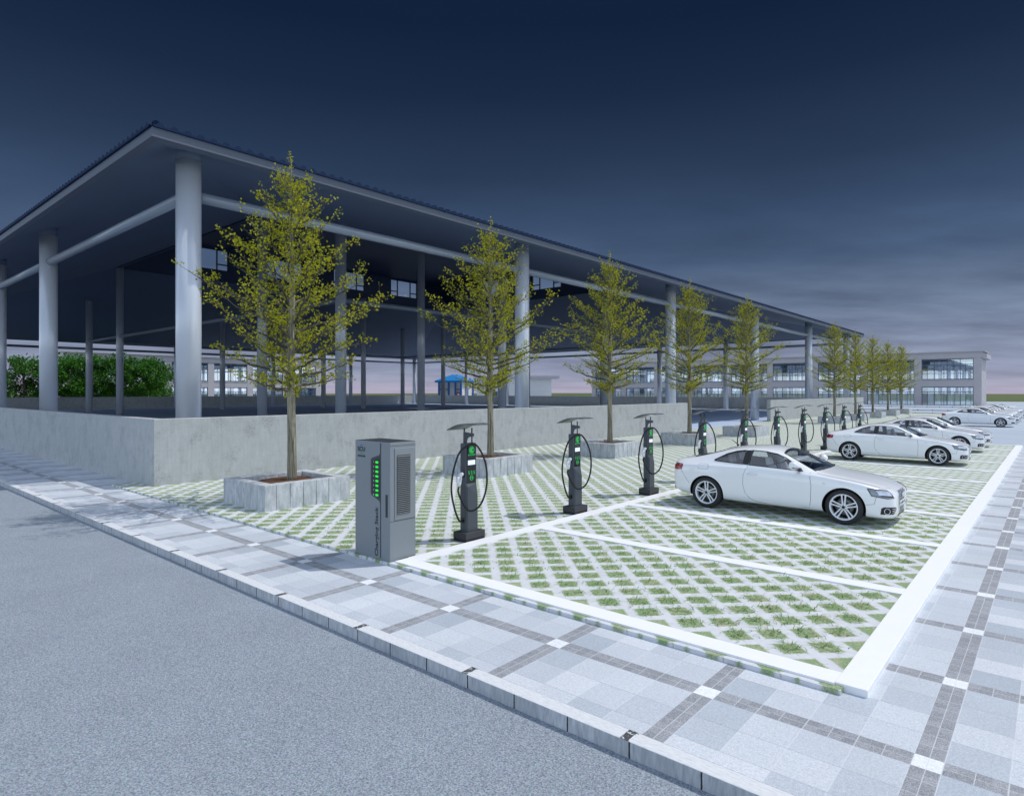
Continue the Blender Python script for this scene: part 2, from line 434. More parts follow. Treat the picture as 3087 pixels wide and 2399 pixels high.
# streaky cloud on the low sky
k = wn.math('DIVIDE', 1., wn.add(wn.mx(dz, 0.), .10))
pc = wn.comb(wn.mul(dx, k), wn.mul(dy, k), 0.)
rot = wn.n('ShaderNodeVectorRotate', rotation_type='Z_AXIS'); wn.put(rot.inputs['Vector'], pc); rot.inputs['Angle'].default_value = radians(-41)
pc = rot.outputs[0]
cl = wn.noise(wn.scale(pc, (.8, 1.3, 1)), 1.0, 6, .55)
cl2 = wn.noise(wn.scale(pc, (.3, .6, 1)), 1.0, 3, .5)
cv = wn.ramp(wn.add(wn.mul(cl, .65), wn.mul(cl2, .35)), .40, .63, .74, 1.50)
fade = wn.mul(wn.ramp(dz, .07, .36, 1., .10), wn.ramp(dz, .0, .08, .25, 1.))
amp = wn.add(1., wn.mul(wn.sub(cv, 1.), fade))
front = wn.mix(1., cr.outputs[0], wn.comb(amp, amp, wn.add(wn.mul(amp, .9), .1)), 'MULTIPLY')
# bright broken cloud added over the unseen rest of the sky, as fill light
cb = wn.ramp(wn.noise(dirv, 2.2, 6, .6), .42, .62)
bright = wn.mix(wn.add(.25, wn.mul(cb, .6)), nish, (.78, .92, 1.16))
fill_glow = wn.ramp(dz, .01, .20, 2.6, 1.)  # low band brightened out of view, added to fill upright faces and columns
bright = wn.mix(1., bright, wn.comb(fill_glow, fill_glow, fill_glow), 'MULTIPLY')
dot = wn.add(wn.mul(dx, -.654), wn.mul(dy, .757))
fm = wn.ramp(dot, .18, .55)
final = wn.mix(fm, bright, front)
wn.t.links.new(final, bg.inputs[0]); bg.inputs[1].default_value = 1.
SC.view_settings.view_transform = 'Standard'; SC.view_settings.look = 'None'
SC.view_settings.exposure = 0; SC.view_settings.gamma = 1
SC.cycles.max_bounces = 8; SC.cycles.transparent_max_bounces = 24
SC.cycles.use_denoising = True

# ------------------------------------------------------------------ ground
def sheet(name, x0, y0, x1, y1, z, mat, depth=0.):
    m = MB()
    if depth: m.box(x0, y0, z - depth, x1, y1, z)
    else: m.poly([V(x0, y0, z), V(x1, y0, z), V(x1, y1, z), V(x0, y1, z)])
    return tag(m.build(name, mat), kind='structure')
sheet('ground', -700, -300, 900, 900, -.16, M['field'])
sheet('road', -160, -60, 90, 4.125, -.125, M['road'])
m = MB()
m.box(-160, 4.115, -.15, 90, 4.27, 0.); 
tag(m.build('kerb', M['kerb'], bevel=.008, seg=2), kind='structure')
m = MB(); m.box(-160, 4.27, -.15, 90, 38.6, -.002); tag(m.build('sidewalk', M['tiles']), kind='structure')
m = MB(); m.box(-160, 38.6, -.155, 140, 204, -.006); tag(m.build('plaza', M['plaza']), kind='structure')
m = MB(); m.box(-19.67, 5.92, -.05, -1.40, 38.3, .042); m.box(-19.67, 38.3, -.05, -7.3, 91.5, .042)
tag(m.build('grass_paving', M['pavers']), kind='structure')
m = MB(); m.box(-106.0, 6.8, -.05, -18.70, 90., .045); tag(m.build('pavilion_floor', M['floor']), kind='structure')

# white raised parking markings
ST0, SP, NST = 9.45, 3.178, 10
lines_y = [6.13] + [ST0 + SP * k for k in range(9)]
m = MB()
m.box(-7.50, 5.995, .03, -1.47, 6.265, .062)                               # front line
m.box(-7.52, 6.265, .03, -7.26, 38.05, .061)                               # back line
for k in range(9):
    y = ST0 + SP * k; m.box(-7.26, y - .26, .03, -1.47, y, .060)
m.box(-7.26, 37.8, .03, -1.47, 38.06, .060)
tag(m.build('parking_markings', M['white_line']), kind='structure')
m = MB(); m.box(-1.47, 6.02, -.01, -1.215, 38.3, .064); tag(m.build('white_border_kerb', M['white_line'], bevel=.004), kind='structure')
m = MB()
for k in range(12):
    y = 55.3 + SP * k; m.box(-7.2, y - .24, -.02, 5.5, y, .006)
tag(m.build('far_parking_markings', M['white_line']), kind='structure')
m = MB(); m.box(-60, 87.1, -.02, -5, 87.6, .16); m.box(-60, 100.8, -.02, -5, 101.3, .18); m.box(-95, 122, -.02, -5, 131, .22)
tag(m.build('plaza_steps', M['kerb']), kind='structure')

# grass blades in the nearer paver openings
m = MB(); s2 = sqrt(.5); T = .3735
def blades(cx, cy, nb):
    for _ in range(nb):
        a, b = random.gauss(0, .075), random.gauss(0, .075)
        x, y = cx + (a + b) * s2, cy + (a - b) * s2
        an = random.uniform(0, 2*pi); L = random.uniform(.04, .125); w = random.uniform(.003, .0065); lean = random.uniform(.9, 2.2)
        d = V(cos(an), sin(an), 0); q = V(-d.y, d.x, 0) * w
        p = V(x, y, .04); t1 = p + d * (L*.45*lean*.5) + V(0, 0, L*.27); t2 = p + d * (L*lean*.8) + V(0, 0, L*.26)
        v = [m.bm.verts.new(c) for c in (p - q, p + q, t1 + q*.8, t1 - q*.8, t2)]
        m.face([v[0], v[1], v[2], v[3]]); m.face([v[3], v[2], v[4]])
for iu in range(-60, 60):
    for iv in range(-75, 20):
        u, v = 3.217 + iu * T, -6.81 + iv * T
        x, y = (u + v) * s2, (u - v) * s2
        if not (-13 < x < -1.68 and 6.0 < y < 15.6): continue
        if x > -7.7 and (y < 6.45 or abs((y - 9.32 + SP/2) % SP - SP/2) < .28): continue
        if -7.72 < x < -7.08: continue
        d = -x * .654 + y * .757
        nb = 46 if d < 8 else 34 if d < 10.5 else 20 if d < 13 else 10
        blades(x, y, nb)
tag(m.build('grass', M['blade'], fix=False), kind='stuff')

# ------------------------------------------------------------------ concrete low walls
def bar(mb, x0, y0, x1, y1, z1, z0=-.05): mb.box(min(x0, x1), min(y0, y1), z0, max(x0, x1), max(y0, y1), z1)
m = MB()
t = .3
m.prism([V(-106.2, 6.55, -.05), V(-18.45, 6.55, -.05), V(-18.45, 39.1, -.05), V(-18.45 - t, 39.1, -.05), V(-18.45 - t, 6.55 + t, -.05), V(-106.2, 6.55 + t, -.05)], V(0, 0, 1.9))
tag(m.build('low_wall', M['concrete'], bevel=.012), 'long stained concrete low wall turning the corner below the pavilion, nearest the street', 'wall')
m = MB()
m.prism([V(-18.45, 55.04, -.05), V(-18.45, 89.2, -.05), V(-18.45 - t, 89.2, -.05), V(-18.45 - t, 55.04, -.05)], V(0, 0, 1.92))
tag(m.build('low_wall', M['concrete'], bevel=.012), 'shorter concrete low wall beyond the open gateway, behind the farther charging posts', 'wall')
m = MB()
m.prism([V(-19.0, 90.4, -.05), V(-106.2, 90.4, -.05), V(-106.2, 6.9, -.05), V(-106.2 + t, 6.9, -.05), V(-106.2 + t, 90.4 - t, -.05), V(-19.0, 90.4 - t, -.05)], V(0, 0, 1.85))
tag(m.build('low_wall', M['concrete'], bevel=.012), 'shaded concrete low wall at the far side of the pavilion floor', 'wall')

# ------------------------------------------------------------------ pavilion
EX0, EX1, EY0, EY1, EZ = -106.2, -18.68, 6.6, 90.3, 9.58
OX0, OX1, OY0, OY1, OZ = -78.0, -46.5, 24.2, 72.5, 16.36
def soff(x, y):
    return EZ + min((y - EY0) * .384, (EY1 - y) * .384 * 17.6/17.8, (EX1 - x) * .2437, (x - EX0) * .2404, OZ - EZ)
pav = empty('pavilion', (-62, 48, 0)); pinv = Matrix.Translation((62, -48, 0))
tag(pav, 'huge open-sided market pavilion with grey round columns and blue tiled hip roof', 'pavilion')
def pbuild(mb, name, mat, parent=pav, **kw):
    bmesh.ops.transform(mb.bm, matrix=pinv, verts=mb.bm.verts); return mb.build(name, mat, parent, **kw)
E4 = [V(EX0, EY0, EZ), V(EX1, EY0, EZ), V(EX1, EY1, EZ), V(EX0, EY1, EZ)]
O4 = [V(OX0, OY0, OZ), V(OX1, OY0, OZ), V(OX1, OY1, OZ), V(OX0, OY1, OZ)]
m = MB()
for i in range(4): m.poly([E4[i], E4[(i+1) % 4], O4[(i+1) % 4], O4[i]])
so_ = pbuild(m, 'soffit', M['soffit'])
m = MB()
for (x0, y0, x1, y1) in ((EX0, EY0 - .02, EX1 + .02, EY0 + .2), (EX1 - .2, EY0 + .2, EX1 + .02, EY1 - .2), (EX0, EY1 - .2, EX1 + .02, EY1 + .02), (EX0 - .02, EY0 + .2, EX0 + .2, EY1 - .2)):
    m.box(x0, y0, EZ - .015, x1, y1, EZ + .245)
pbuild(m, 'fascia', M['fascia'])
# tiled roof, one corrugated plane per side
m = MB(); pitch = .36
up = .30; ov = .09
for i in range(4):
    a0, a1 = E4[i], E4[(i+1) % 4]; b0, b1 = O4[i], O4[(i+1) % 4]
    al = (a1 - a0); L = al.length; al.normalize(); out = V(al.y, -al.x, 0)
    n = int(L / pitch) * 6
    rows = []
    for s, lift in ((0, up - .06), (0.0001, up), (.5, up + .02), (1., up + .05)):
        row = []
        for j in range(n + 1):
            f = j / n; ph = (f * (n / 6)) % 1.0
            c = sqrt(max(0, 1 - ((ph - .5) / .30) ** 2)) * .085 if abs(ph - .5) < .30 else 0.
            p = (a0.lerp(a1, f)).lerp(b0.lerp(b1, f), s) + V(0, 0, lift + (c if s > 0 else 0))
            if s < .01: p += out * ov
            row.append(m.bm.verts.new(p))
        rows.append(row)
    for r in range(3):
        for j in range(n): m.face([rows[r][j], rows[r][j+1], rows[r+1][j+1], rows[r+1][j]])
    for j in range(n):                                                     # close the eave down to the fascia
        p, q = rows[0][j].co.copy(), rows[0][j+1].co.copy()
        p0 = V(p.x, p.y, EZ + .235) - out * (ov + .05); q0 = V(q.x, q.y, EZ + .235) - out * (ov + .05)
        m.poly([p, q, q0, p0])
pbuild(m, 'roof', M['tile_roof'], fix=False)
for i in range(4):
    a, b = E4[i] + V(0, 0, .38), O4[i] + V(0, 0, .45)
    m = MB(); m.tube([a.lerp(b, .012), b], .12, 8); pbuild(m, 'roof_ridge', M['tile_roof'])
# lantern above the middle opening
LZ0, LZ1 = OZ - .25, 20.2
lan_w = [33.6, 43.8, 54., 64.2]; lan_x = [-76.6, -66.3, -56.1]
def lantern_wall(axis, const, a0, a1, wins, thick):
    m = MB(); w2 = 2.7; wz0, wz1 = 17.45, 20.05
    def bx(p, q, z0, z1):
        if q - p < .01: return
        if axis == 'y': m.box(const - thick, p, z0, const, q, z1)
        else: m.box(p, const, z0, q, const + thick, z1)
    bx(a0, a1, LZ0, wz0); bx(a0, a1, wz1, LZ1)
    pv = a0
    for c in wins: bx(pv, c - w2, wz0, wz1); pv = c + w2
    bx(pv, a1, wz0, wz1)
    wl = pbuild(m, 'lantern_wall', M['lantern'])
    for c in wins:
        m = MB()
        def fr(p, q, z0, z1):
            if axis == 'y': m.box(const - thick*.7, p, z0, const - thick*.2, q, z1)
            else: m.box(p, const + thick*.2, z0, q, const + thick*.7, z1)
        for p in (-w2, -1.35, 1.2, w2 - .15): fr(c + p, c + p + .16, wz0, wz1)
        for z in (wz0, wz1 - .12): fr(c - w2 + .16, c + w2 - .15, z, z + .12)
        fr(c - w2 + .16, c - 1.35, wz0 + .72, wz0 + .86); fr(c + 1.36, c + w2 - .15, wz0 + .72, wz0 + .86)
        w = pbuild(m, 'window', M['darkframe'])
        m = MB()
        if axis == 'y': m.poly([V(const - thick/2, c - w2, wz0), V(const - thick/2, c + w2, wz0), V(const - thick/2, c + w2, wz1), V(const - thick/2, c - w2, wz1)])
        else: m.poly([V(c - w2, const + thick/2, wz0), V(c + w2, const + thick/2, wz0), V(c + w2, const + thick/2, wz1), V(c - w2, const + thick/2, wz1)])
        pbuild(m, 'pane', M['clearglass'], w)
lantern_wall('y', OX0, OY0, OY1, lan_w, .3)
lantern_wall('y', OX1 + .3, OY0, OY1, lan_w, .3)
lantern_wall('x', OY1, OX0 - .3, OX1 + .3, [-66.3, -56.1], .3)
lantern_wall('x', OY0 - .3, OX0 - .3, OX1 + .3, [-66.3, -56.1], .3)
m = MB()
m.box(OX0 - .32, OY0 - .32, LZ1, OX1 + .32, OY1 + .32, LZ1 + .08)
r = [V(OX0 - .3, OY0 - .3, LZ1 + .081), V(OX1 + .3, OY0 - .3, LZ1 + .081), V(OX1 + .3, OY1 + .3, LZ1 + .081), V(OX0 - .3, OY1 + .3, LZ1 + .081)]
k0, k1 = V(-62.2, 40, LZ1 + .8), V(-62.2, 57, LZ1 + .8)
m.poly([r[0], r[1], k0]); m.poly([r[1], r[2], k1, k0]); m.poly([r[2], r[3], k1]); m.poly([r[3], r[0], k0, k1])
pbuild(m, 'lantern_roof', M['lantern'])
# columns and tie beams
CX = [-20.3, -36.0, -46.5, -78.0, -88.6, -104.4]; CY = [8.2, 24.25, 40.35, 56.45, 72.55, 88.7]
for x in CX:
    for y in CY:
        zt = soff(x, y); m = MB()
        m.lathe([(.36, .04), (.36, zt - .26)], 40, Matrix.Translation((x, y, 0)))
        c = pbuild(m, 'column', M['column'])
        m = MB(); m.lathe([(.367, zt - .27), (.367, zt + .22)], 32, Matrix.Translation((x, y, 0))); pbuild(m, 'shade_collar', M['soffit'], c)  # dark collar in soffit colour, standing in for shade at the column head
BZ = 8.66
for j, y in enumerate(CY):
    for i in range(5):
        if j in (2, 3) or (j in (1, 4) and i in (0, 4)): continue
        m = MB(); m.cyl(V(CX[i] - .34, y, BZ), V(CX[i+1] + .34, y, BZ), .17, n=20); pbuild(m, 'tie_beam', M['beam'])
for i, x in enumerate(CX):
    for j in range(5):
        if i in (2, 3) or (i in (1, 4) and j in (0, 4)): continue
        m = MB(); m.cyl(V(x, CY[j] + .34, BZ), V(x, CY[j+1] - .34, BZ), .17, n=20); pbuild(m, 'tie_beam', M['beam'])

# ------------------------------------------------------------------ two-storey glazed buildings
def office(name, label, origin, rz, nbay, P, pier, depth):
    """facade on local y = 0 facing -y, bays run along +x from 0"""
    root = empty(name, origin, rz); tag(root, label, 'building')
    L = nbay * P + pier; gw = P - pier
    m = MB()
    for fy in (0., depth - .4):
        for k in range(nbay + 1): m.box(k * P, fy, .0, k * P + pier, fy + .4, 8.3)
        for k in range(nbay):
            a, b = k * P + pier, (k + 1) * P
            m.box(a, fy + .04, 3.42, b, fy + .36, 4.66)
            m.box(a, fy + .04, 8.20, b, fy + .36, 8.3)
    m.box(-.0, .4, 0, .3, depth - .4, 8.3); m.box(L - .3, .4, 0, L, depth - .4, 8.3)
    root_w = m.build('wall', M['bldconc'], root)
    m = MB(); m.box(.3, .4, 3.55, L - .3, depth - .4, 3.85); m.box(.3, .4, .0, L - .3, depth - .4, .12); m.build('floor_slab', M['whitewall'], root)
    m = MB()
    for k in range(nbay):
        for z0, z1 in ((.12, 3.55), (3.85, 8.3)): 
            m.box(k * P + pier + gw*.12, .29, z0, k * P + pier + gw*.235, .36, z1 if z1 < 5 else 7.2)
    m.build('blind_panels', M['whitewall'], root)
    m = MB(); m.box(-.06, -.10, 8.3, L + .06, depth + .1, 9.3); m.box(-.45, -.45, 9.3, L + .45, depth + .45, 9.44); m.box(L + .061, -.06, 8.15, L + .7, depth + .06, 8.9)
    m.build('parapet', M['bldconc'], root)
    for k in range(nbay):
        a, b = k * P + pier, (k + 1) * P
        m = MB(); m.box(a - .02, -.06, 4.56, b + .02, .04, 4.66); m.build('ledge', M['bldconc'], root)
        for z0, z1, tr in ((.04, 3.42, 2.55), (4.66, 8.20, 7.22)):
            for fy, nm in ((.22, 'window'), (depth - .22, 'rear_window')):
                m = MB(); t = .05
                for q in range(5):
                    x = a + (b - a) * q / 4; x0 = min(max(x - t, a), b - 2*t); m.box(x0, fy - .05, z0, x0 + 2*t, fy + .05, z1)
                for z in (z0, z1 - .12): m.box(a, fy - .045, z, b, fy + .045, z + .12)
                m.box(a, fy - .044, tr - .05, b, fy + .044, tr + .06)
                for q, g in enumerate((.45, .75, .58, .42)):
                    x = a + (b - a) * (q + g) / 4; m.box(x - .035, fy - .03, z0 + .1, x + .035, fy + .03, tr)
                zz = z0 + (tr - z0) * .72
                if z0 > 1: m.box(a, fy - .028, zz, b, fy + .028, zz + .06)
                w = m.build(nm, M['blueframe'], root)
                m = MB(); m.poly([V(a, fy, z0), V(b, fy, z0), V(b, fy, z1), V(a, fy, z1)]); m.build('pane', M['bglass'], w)
    return root
office('office_building', 'long two-storey grey building with wide glazed bays beyond the far parked cars', (-87.1, 131, 0), 0, 9, 8.5, 1.1, 9)
b2 = office('office_building', 'two-storey glazed building seen between the columns beside the dense green trees', (-127, 31.0, 0), radians(90), 6, 8.0, 1.2, 9)

# low white building and blue-roofed kiosk behind the far wall
def at(px, d): 
    X = (px - 1543.5) / 1900 * d
    return V(-d * .654 + X * .7566, d * .7566 + X * .654, 0)
rz = radians(40.84)
b = empty('white_building', at(1600, 152), rz); tag(b, 'low plain white building with a flat grey roof behind the far wall', 'building')
m = MB(); m.box(-13.0, 0, 0, 5.0, 8, 5.75); m.box(-5.2, -.6, 0, -1.2, 0, 5.7); m.build('wall', M['whitewall'], b)
m = MB(); m.box(-13.4, -1.0, 5.75, 6.9, 8.4, 6.35); m.build('roof', M['bldconc'], b)
m = MB(); m.box(-9.4, -.06, 0.1, -8.0, .0, 2.6); m.build('door', M['blueframe'], b)
b = empty('kiosk', at(1378, 138), rz + radians(-20)); tag(b, 'small kiosk with bright blue roof and blue posts, standing behind the far wall', 'kiosk')
m = MB()
e4 = [V(-4.3, -2.3, 4.95), V(2.3, -2.3, 4.95), V(2.3, 5.0, 4.95), V(-4.3, 5.0, 4.95)]; k0, k1 = V(-1.4, .6, 6.35), V(-.6, 2.4, 6.35)
m.poly([e4[0], e4[1], k0]); m.poly([e4[1], e4[2], k1, k0]); m.poly([e4[2], e4[3], k1]); m.poly([e4[3], e4[0], k0, k1])
m.box(-4.3, -2.3, 4.55, 2.3, 5.0, 4.94); m.build('roof', M['blue'], b)
for x, y in ((-3.65, -2.0), (-1.3, -2.0), (.3, -2.0), (1.65, -2.0), (1.65, 1.4), (1.65, 4.4), (-3.65, 4.4)):
    m = MB(); m.box(x, y, 0, x + .32, y + .3, 4.55); m.build('post', M['blue_dark'], b)
m = MB(); m.box(-3.4, -1.65, 0, 1.6, 4.3, 4.55); m.build('wall', M['whitewall'], b)
for x0, x1, mt in ((-3.33, -1.3, 'poster_green'), (.62, 1.65, 'poster_red')):
    for z in (.35, 2.95):
        m = MB(); m.box(x0, -1.86, z, x1, -1.76, z + .2); m.build('panel_frame', M['blue_dark'], b)
    c = x0 + .75 if x0 < 0 else (x0 + x1) / 2
    m = MB(); m.box(c - .42, -1.74, .9, c + .42, -1.70, 2.45); p = m.build('poster', M[mt], b)
    m = MB(); m.box(c - .22, -1.76, 1.6, c + .22, -1.735, 2.15); m.box(c - .28, -1.76, 1.12, c + .28, -1.735, 1.26); m.build('poster_mark', M['label_white'], p)

# ------------------------------------------------------------------ trees
def crown_leaf(mb, p, d, size, up=V(0, 0, 1)):
    """fan leaf: narrow stalk end, broad tip"""
    d = d.normalized(); s = d.cross(Vector((random.gauss(0, 1), random.gauss(0, 1), random.gauss(0, 1))))
    if s.length < 1e-4: return
    s.normalize(); w = size * random.uniform(.42, .6)
    a = p; b1 = p + d * size * .85 + s * w; b2 = p + d * size * .85 - s * w; t = p + d * size * random.uniform(.8, 1.05)
    v = [mb.bm.verts.new(q) for q in (a, b2, t, b1)]; mb.face(v)
def interp(tab, z):
    for (a, b), (c, d) in zip(tab, tab[1:]):
        if a <= z <= c: return b + (d - b) * (z - a) / (c - a)
    return tab[-1][1] if z > tab[-1][0] else tab[0][1]
def ginkgo(label):
    rnd = random.Random(5)
    root = empty('ginkgo_tree', (0, 0, 0)); tag(root, label, 'tree', 'ginkgo trees in granite planters')
    m = MB(); lf = MB()
    H = 7.7
    tr = [V(.01 * sin(z * 1.7), .012 * cos(z * 1.3), z) for z in [0, .12, .5, 1, 1.6, 2.2, 2.8, 3.5, 4.2, 5, 5.6, 6.2, 6.8, 7.3, H]]
    m.tube(tr, [.135, .118, .108, .102, .096, .092, .088, .078, .068, .057, .046, .036, .026, .016, .006], 12)
    env = [(2.0, 1.2), (2.25, 1.6), (2.6, 2.0), (3.0, 2.3), (3.5, 2.35), (4.1, 2.2), (4.8, 1.75), (5.4, 1.2), (6.0, .8), (6.6, .5), (7.0, .3), (7.3, .18)]
    slope = [(2.0, .22), (2.6, .30), (3.4, .42), (4.4, .60), (5.4, .75), (6.6, .95), (7.8, 1.3)]
    def twig(p, d, L, r, depth):
        pts = [p]; n = 5; q = p.copy(); dd = d.normalized()
        for i in range(n):
            dd = (dd + V(rnd.gauss(0, .13), rnd.gauss(0, .13), rnd.gauss(.03, .11))).normalized()
            q = q + dd * L / n; pts.append(q.copy())
        m.tube(pts, [max(.0035, r * (1 - .8 * i / n)) for i in range(n + 1)], 4, caps=False)
        nl = int(L * 38)
        for _ in range(nl):
            t = rnd.random() ** .8 * n; i = min(int(t), n - 1); c = pts[i].lerp(pts[i+1], t - i)
            off = V(rnd.gauss(0, 1), rnd.gauss(0, 1), rnd.gauss(.25, 1)).normalized()
            crown_leaf(lf, c + off * rnd.uniform(.02, .10), off + dd * .6, rnd.uniform(.042, .072))
        return pts
    az = 0.
    nlimb = 60
    for i in range(nlimb):
        f = (i + .5) / nlimb; z0 = 2.05 + (7.15 - 2.05) * f ** 1.02
        az += 2.39996 + rnd.uniform(-.25, .25)
        L = interp(env, z0) * rnd.choice([.55, .72, .84, .92, .97, 1.0]); sl = interp(slope, z0) * rnd.uniform(.75, 1.2)
        p = V(0, 0, z0); n = 7; pts = [p]; a = az
        for kx in range(1, n + 1):
            t = kx / n; a += rnd.gauss(0, .05)
            pts.append(V(cos(a) * L * t, sin(a) * L * t, z0 + L * (sl * t * (.55 + .45 * t)) + rnd.gauss(0, .025)))
        r0 = .034 * (1 - f) + .012
        m.tube(pts, [max(.004, r0 * (1 - .82 * q / n)) for q in range(n + 1)], 5, caps=False)
        for kx in range(1, n + 1):
            d = (pts[kx] - pts[kx-1]).normalized()
            nt = 2 if kx > 1 else 1
            for s in range(nt):
                side = d.cross(V(0, 0, 1)).normalized() * rnd.choice([-1, 1])
                tl = rnd.uniform(.26, .62) * (L / 2.2 + .25) * (1.15 - .45 * kx / n)
                twig(pts[kx].lerp(pts[kx-1], rnd.random()), d * .75 + side * rnd.uniform(.4, .9) + V(0, 0, rnd.uniform(.1, .6)), tl, .007, 1)
        twig(pts[-1], pts[-1] - pts[-2], .35, .005, 1)
    for z in (6.6, 6.9, 7.1, 7.3, 7.5, 7.65): twig(V(0, 0, z), V(rnd.gauss(0, .5), rnd.gauss(0, .5), .9), .26, .004, 1)
    for _ in range(90):
        a = rnd.uniform(0, 2*pi); z = rnd.uniform(2.0, 2.5); crown_leaf(lf, V(cos(a)*.1, sin(a)*.1, z), V(cos(a), sin(a), rnd.uniform(-.2, .5)), .08)
    m.build('trunk', M['bark'], root); lf.build('crown', M['ginkgo'], root, fix=False)
    return root
def planter(label):
    root = empty('stone_planter', (0, 0, 0)); tag(root, label, 'planter', 'granite planters around the ginkgo trees')
    m = MB(); hx, hy, t, h = .965, 1.065, .26, .555; g = .004
    def stones(p, q, n, along, lo, hi):
        for i in range(n):
            a = p + (q - p) * i / n + g; b = p + (q - p) * (i + 1) / n - g
            if along == 'x': m.box(a, lo, -.01, b, hi, h)
            else: m.box(lo, a, -.01, hi, b, h)
    stones(-hx, hx, 6, 'x', -hy, -hy + t); stones(-hx, hx, 6, 'x', hy - t, hy)
    stones(-hy + t, hy - t, 5, 'y', hx - t, hx); stones(-hy + t, hy - t, 5, 'y', -hx, -hx + t)
    m.build('kerbstones', M['granite'], root, bevel=.006)
    m = MB(); m.box(-hx + .03, -hy + .03, -.01, hx - .03, hy - .03, .40); m.build('joint_mortar', M['seam'], root)
    m = MB(); bm = m.bm
    nx = 14; ring = {}
    rr = random.Random(2)
    for i in range(nx + 1):
        for j in range(nx + 1):
            x = (-hx + t - .01) + (2*hx - 2*t + .02) * i / nx; y = (-hy + t - .01) + (2*hy - 2*t + .02) * j / nx
            ring[i, j] = bm.verts.new(V(x, y, .47 + .035 * rr.random() - .06 * ((x*x + y*y) > .45)))
    for i in range(nx):
        for j in range(nx): m.face([ring[i, j], ring[i+1, j], ring[i+1, j+1], ring[i, j+1]], True)
    m.build('soil', M['soil'], root)
    return root
def dense_tree(seed, H, R, label):
    rnd = random.Random(seed); root = empty('broadleaf_tree', (0, 0, 0)); tag(root, label, 'tree', 'dense trees behind the far wall')
    m = MB(); m.tube([V(0, 0, 0), V(.05, 0, H*.35), V(-.05, .1, H*.7)], [.22, .16, .06], 8)
    lf = MB(); cl = []
    for _ in range(70):
        a = rnd.uniform(0, 2*pi); z = rnd.uniform(.10, .93) * H; rr = R * sqrt(max(.05, 1 - ((z/H - .42)/.60)**2)) * rnd.uniform(.25, 1.)
        c = V(cos(a)*rr, sin(a)*rr, z); cl.append(c)
        m.tube([V(0, 0, min(z*.7, H*.65)), c.lerp(V(0, 0, z), .4), c], [.05, .03, .012], 4, caps=False)
    for c in cl:
        rad = rnd.uniform(.55, 1.05)
        for _ in range(115):
            d = V(rnd.gauss(0, 1), rnd.gauss(0, 1), rnd.gauss(0, .8)); p = c + d.normalized() * rad * rnd.random() ** .5
            crown_leaf(lf, p, V(d.x, d.y, d.z - .5), rnd.uniform(.17, .32))
    m.build('trunk', M['bark'], root); lf.build('crown', M['dense'], root, fix=False)
    return root

ORD = ['first', 'second', 'third', 'fourth', 'fifth', 'sixth', 'seventh', 'eighth', 'ninth', 'tenth']
TY = [7.85, 14.75, 21.85, 29.15, 36.7, 55.9, 62.9, 70.0, 77.3, 84.9]
def where(k):
    return ['nearest the street, left of the grey cabinet', 'second from the street, behind the nearest charging post', 'third from the street, behind the second charging post',
            'at the near side of the open gateway, fourth from the street', 'in front of the open gateway, fifth from the street',
            'just past the gateway, first of the five in the far cluster', 'second of the five in the far cluster', 'middle one of the five in the far cluster',
            'fourth of the five in the far cluster', 'farthest of all, at the end of the row'][k]
gk = ginkgo('yellow-green ginkgo tree ' + where(0)); pl = planter('square granite planter ' + where(0))
dt = [dense_tree(3, 7.6, 3.1, 'dense dark green tree behind the far wall, first from the left'), dense_tree(8, 8.6, 3.4, 'dense dark green tree behind the far wall, second from the left')]
index_kids()
for k, y in enumerate(TY):
    g = gk if k == 0 else copy_tree(gk); p = pl if k == 0 else copy_tree(pl)
    p.location = (-13.665, y - .1, .042); g.location = (-13.665, y, .50)
    g.rotation_euler = (0, 0, [0, .35, -.2, .15, 2.4, .6, -.4, 1.2, .2, -.9][k]); s = [.975, .965, .98, .97, .985, 1., .975, .99, .98, .99][k]; g.scale = (s, s, s)
    g['label'] = 'yellow-green ginkgo tree ' + where(k); p['label'] = 'square granite planter ' + where(k)
for k, (x, y, s) in enumerate(((-112, 18.5, .86), (-113, 22.8, .93), (-111.5, 27, 1.06), (-113, 31, 1.0), (-111.5, 35, 1.1), (-113, 39, .98), (-115, 13.5, .8), (-117, 42.5, .9))):
    o = dt[k] if k < 2 else copy_tree(dt[k % 2]); o.location = (x, y, -.1); o.scale = (s, s, s); o.rotation_euler = (0, 0, k * 1.3)
    o['label'] = 'dense dark green tree behind the far wall, ' + ['second', 'third', 'fourth', 'fifth', 'sixth', 'seventh', 'first', 'eighth'][k] + ' of the eight from the left'

# ------------------------------------------------------------------ lettering
def text(name, body, size, loc, rot, mat, parent, align='CENTER', depth=.0012, sx=1., bold=0.):
    c = bpy.data.curves.new(name, 'FONT'); c.body = body; c.size = size; c.align_x = align; c.align_y = 'CENTER'; c.extrude = depth; c.offset = bold; c.resolution_u = 3
    o = bpy.data.objects.new(name, c); COL.objects.link(o)
    dg = bpy.context.evaluated_depsgraph_get(); me = bpy.data.meshes.new_from_object(o.evaluated_get(dg)); bpy.data.objects.remove(o)
    me.materials.clear(); me.materials.append(mat)
    n = bpy.data.objects.new(name, me); COL.objects.link(n); n.location = loc; n.rotation_euler = rot; n.scale = (sx, 1, 1); n.parent = parent
    return n

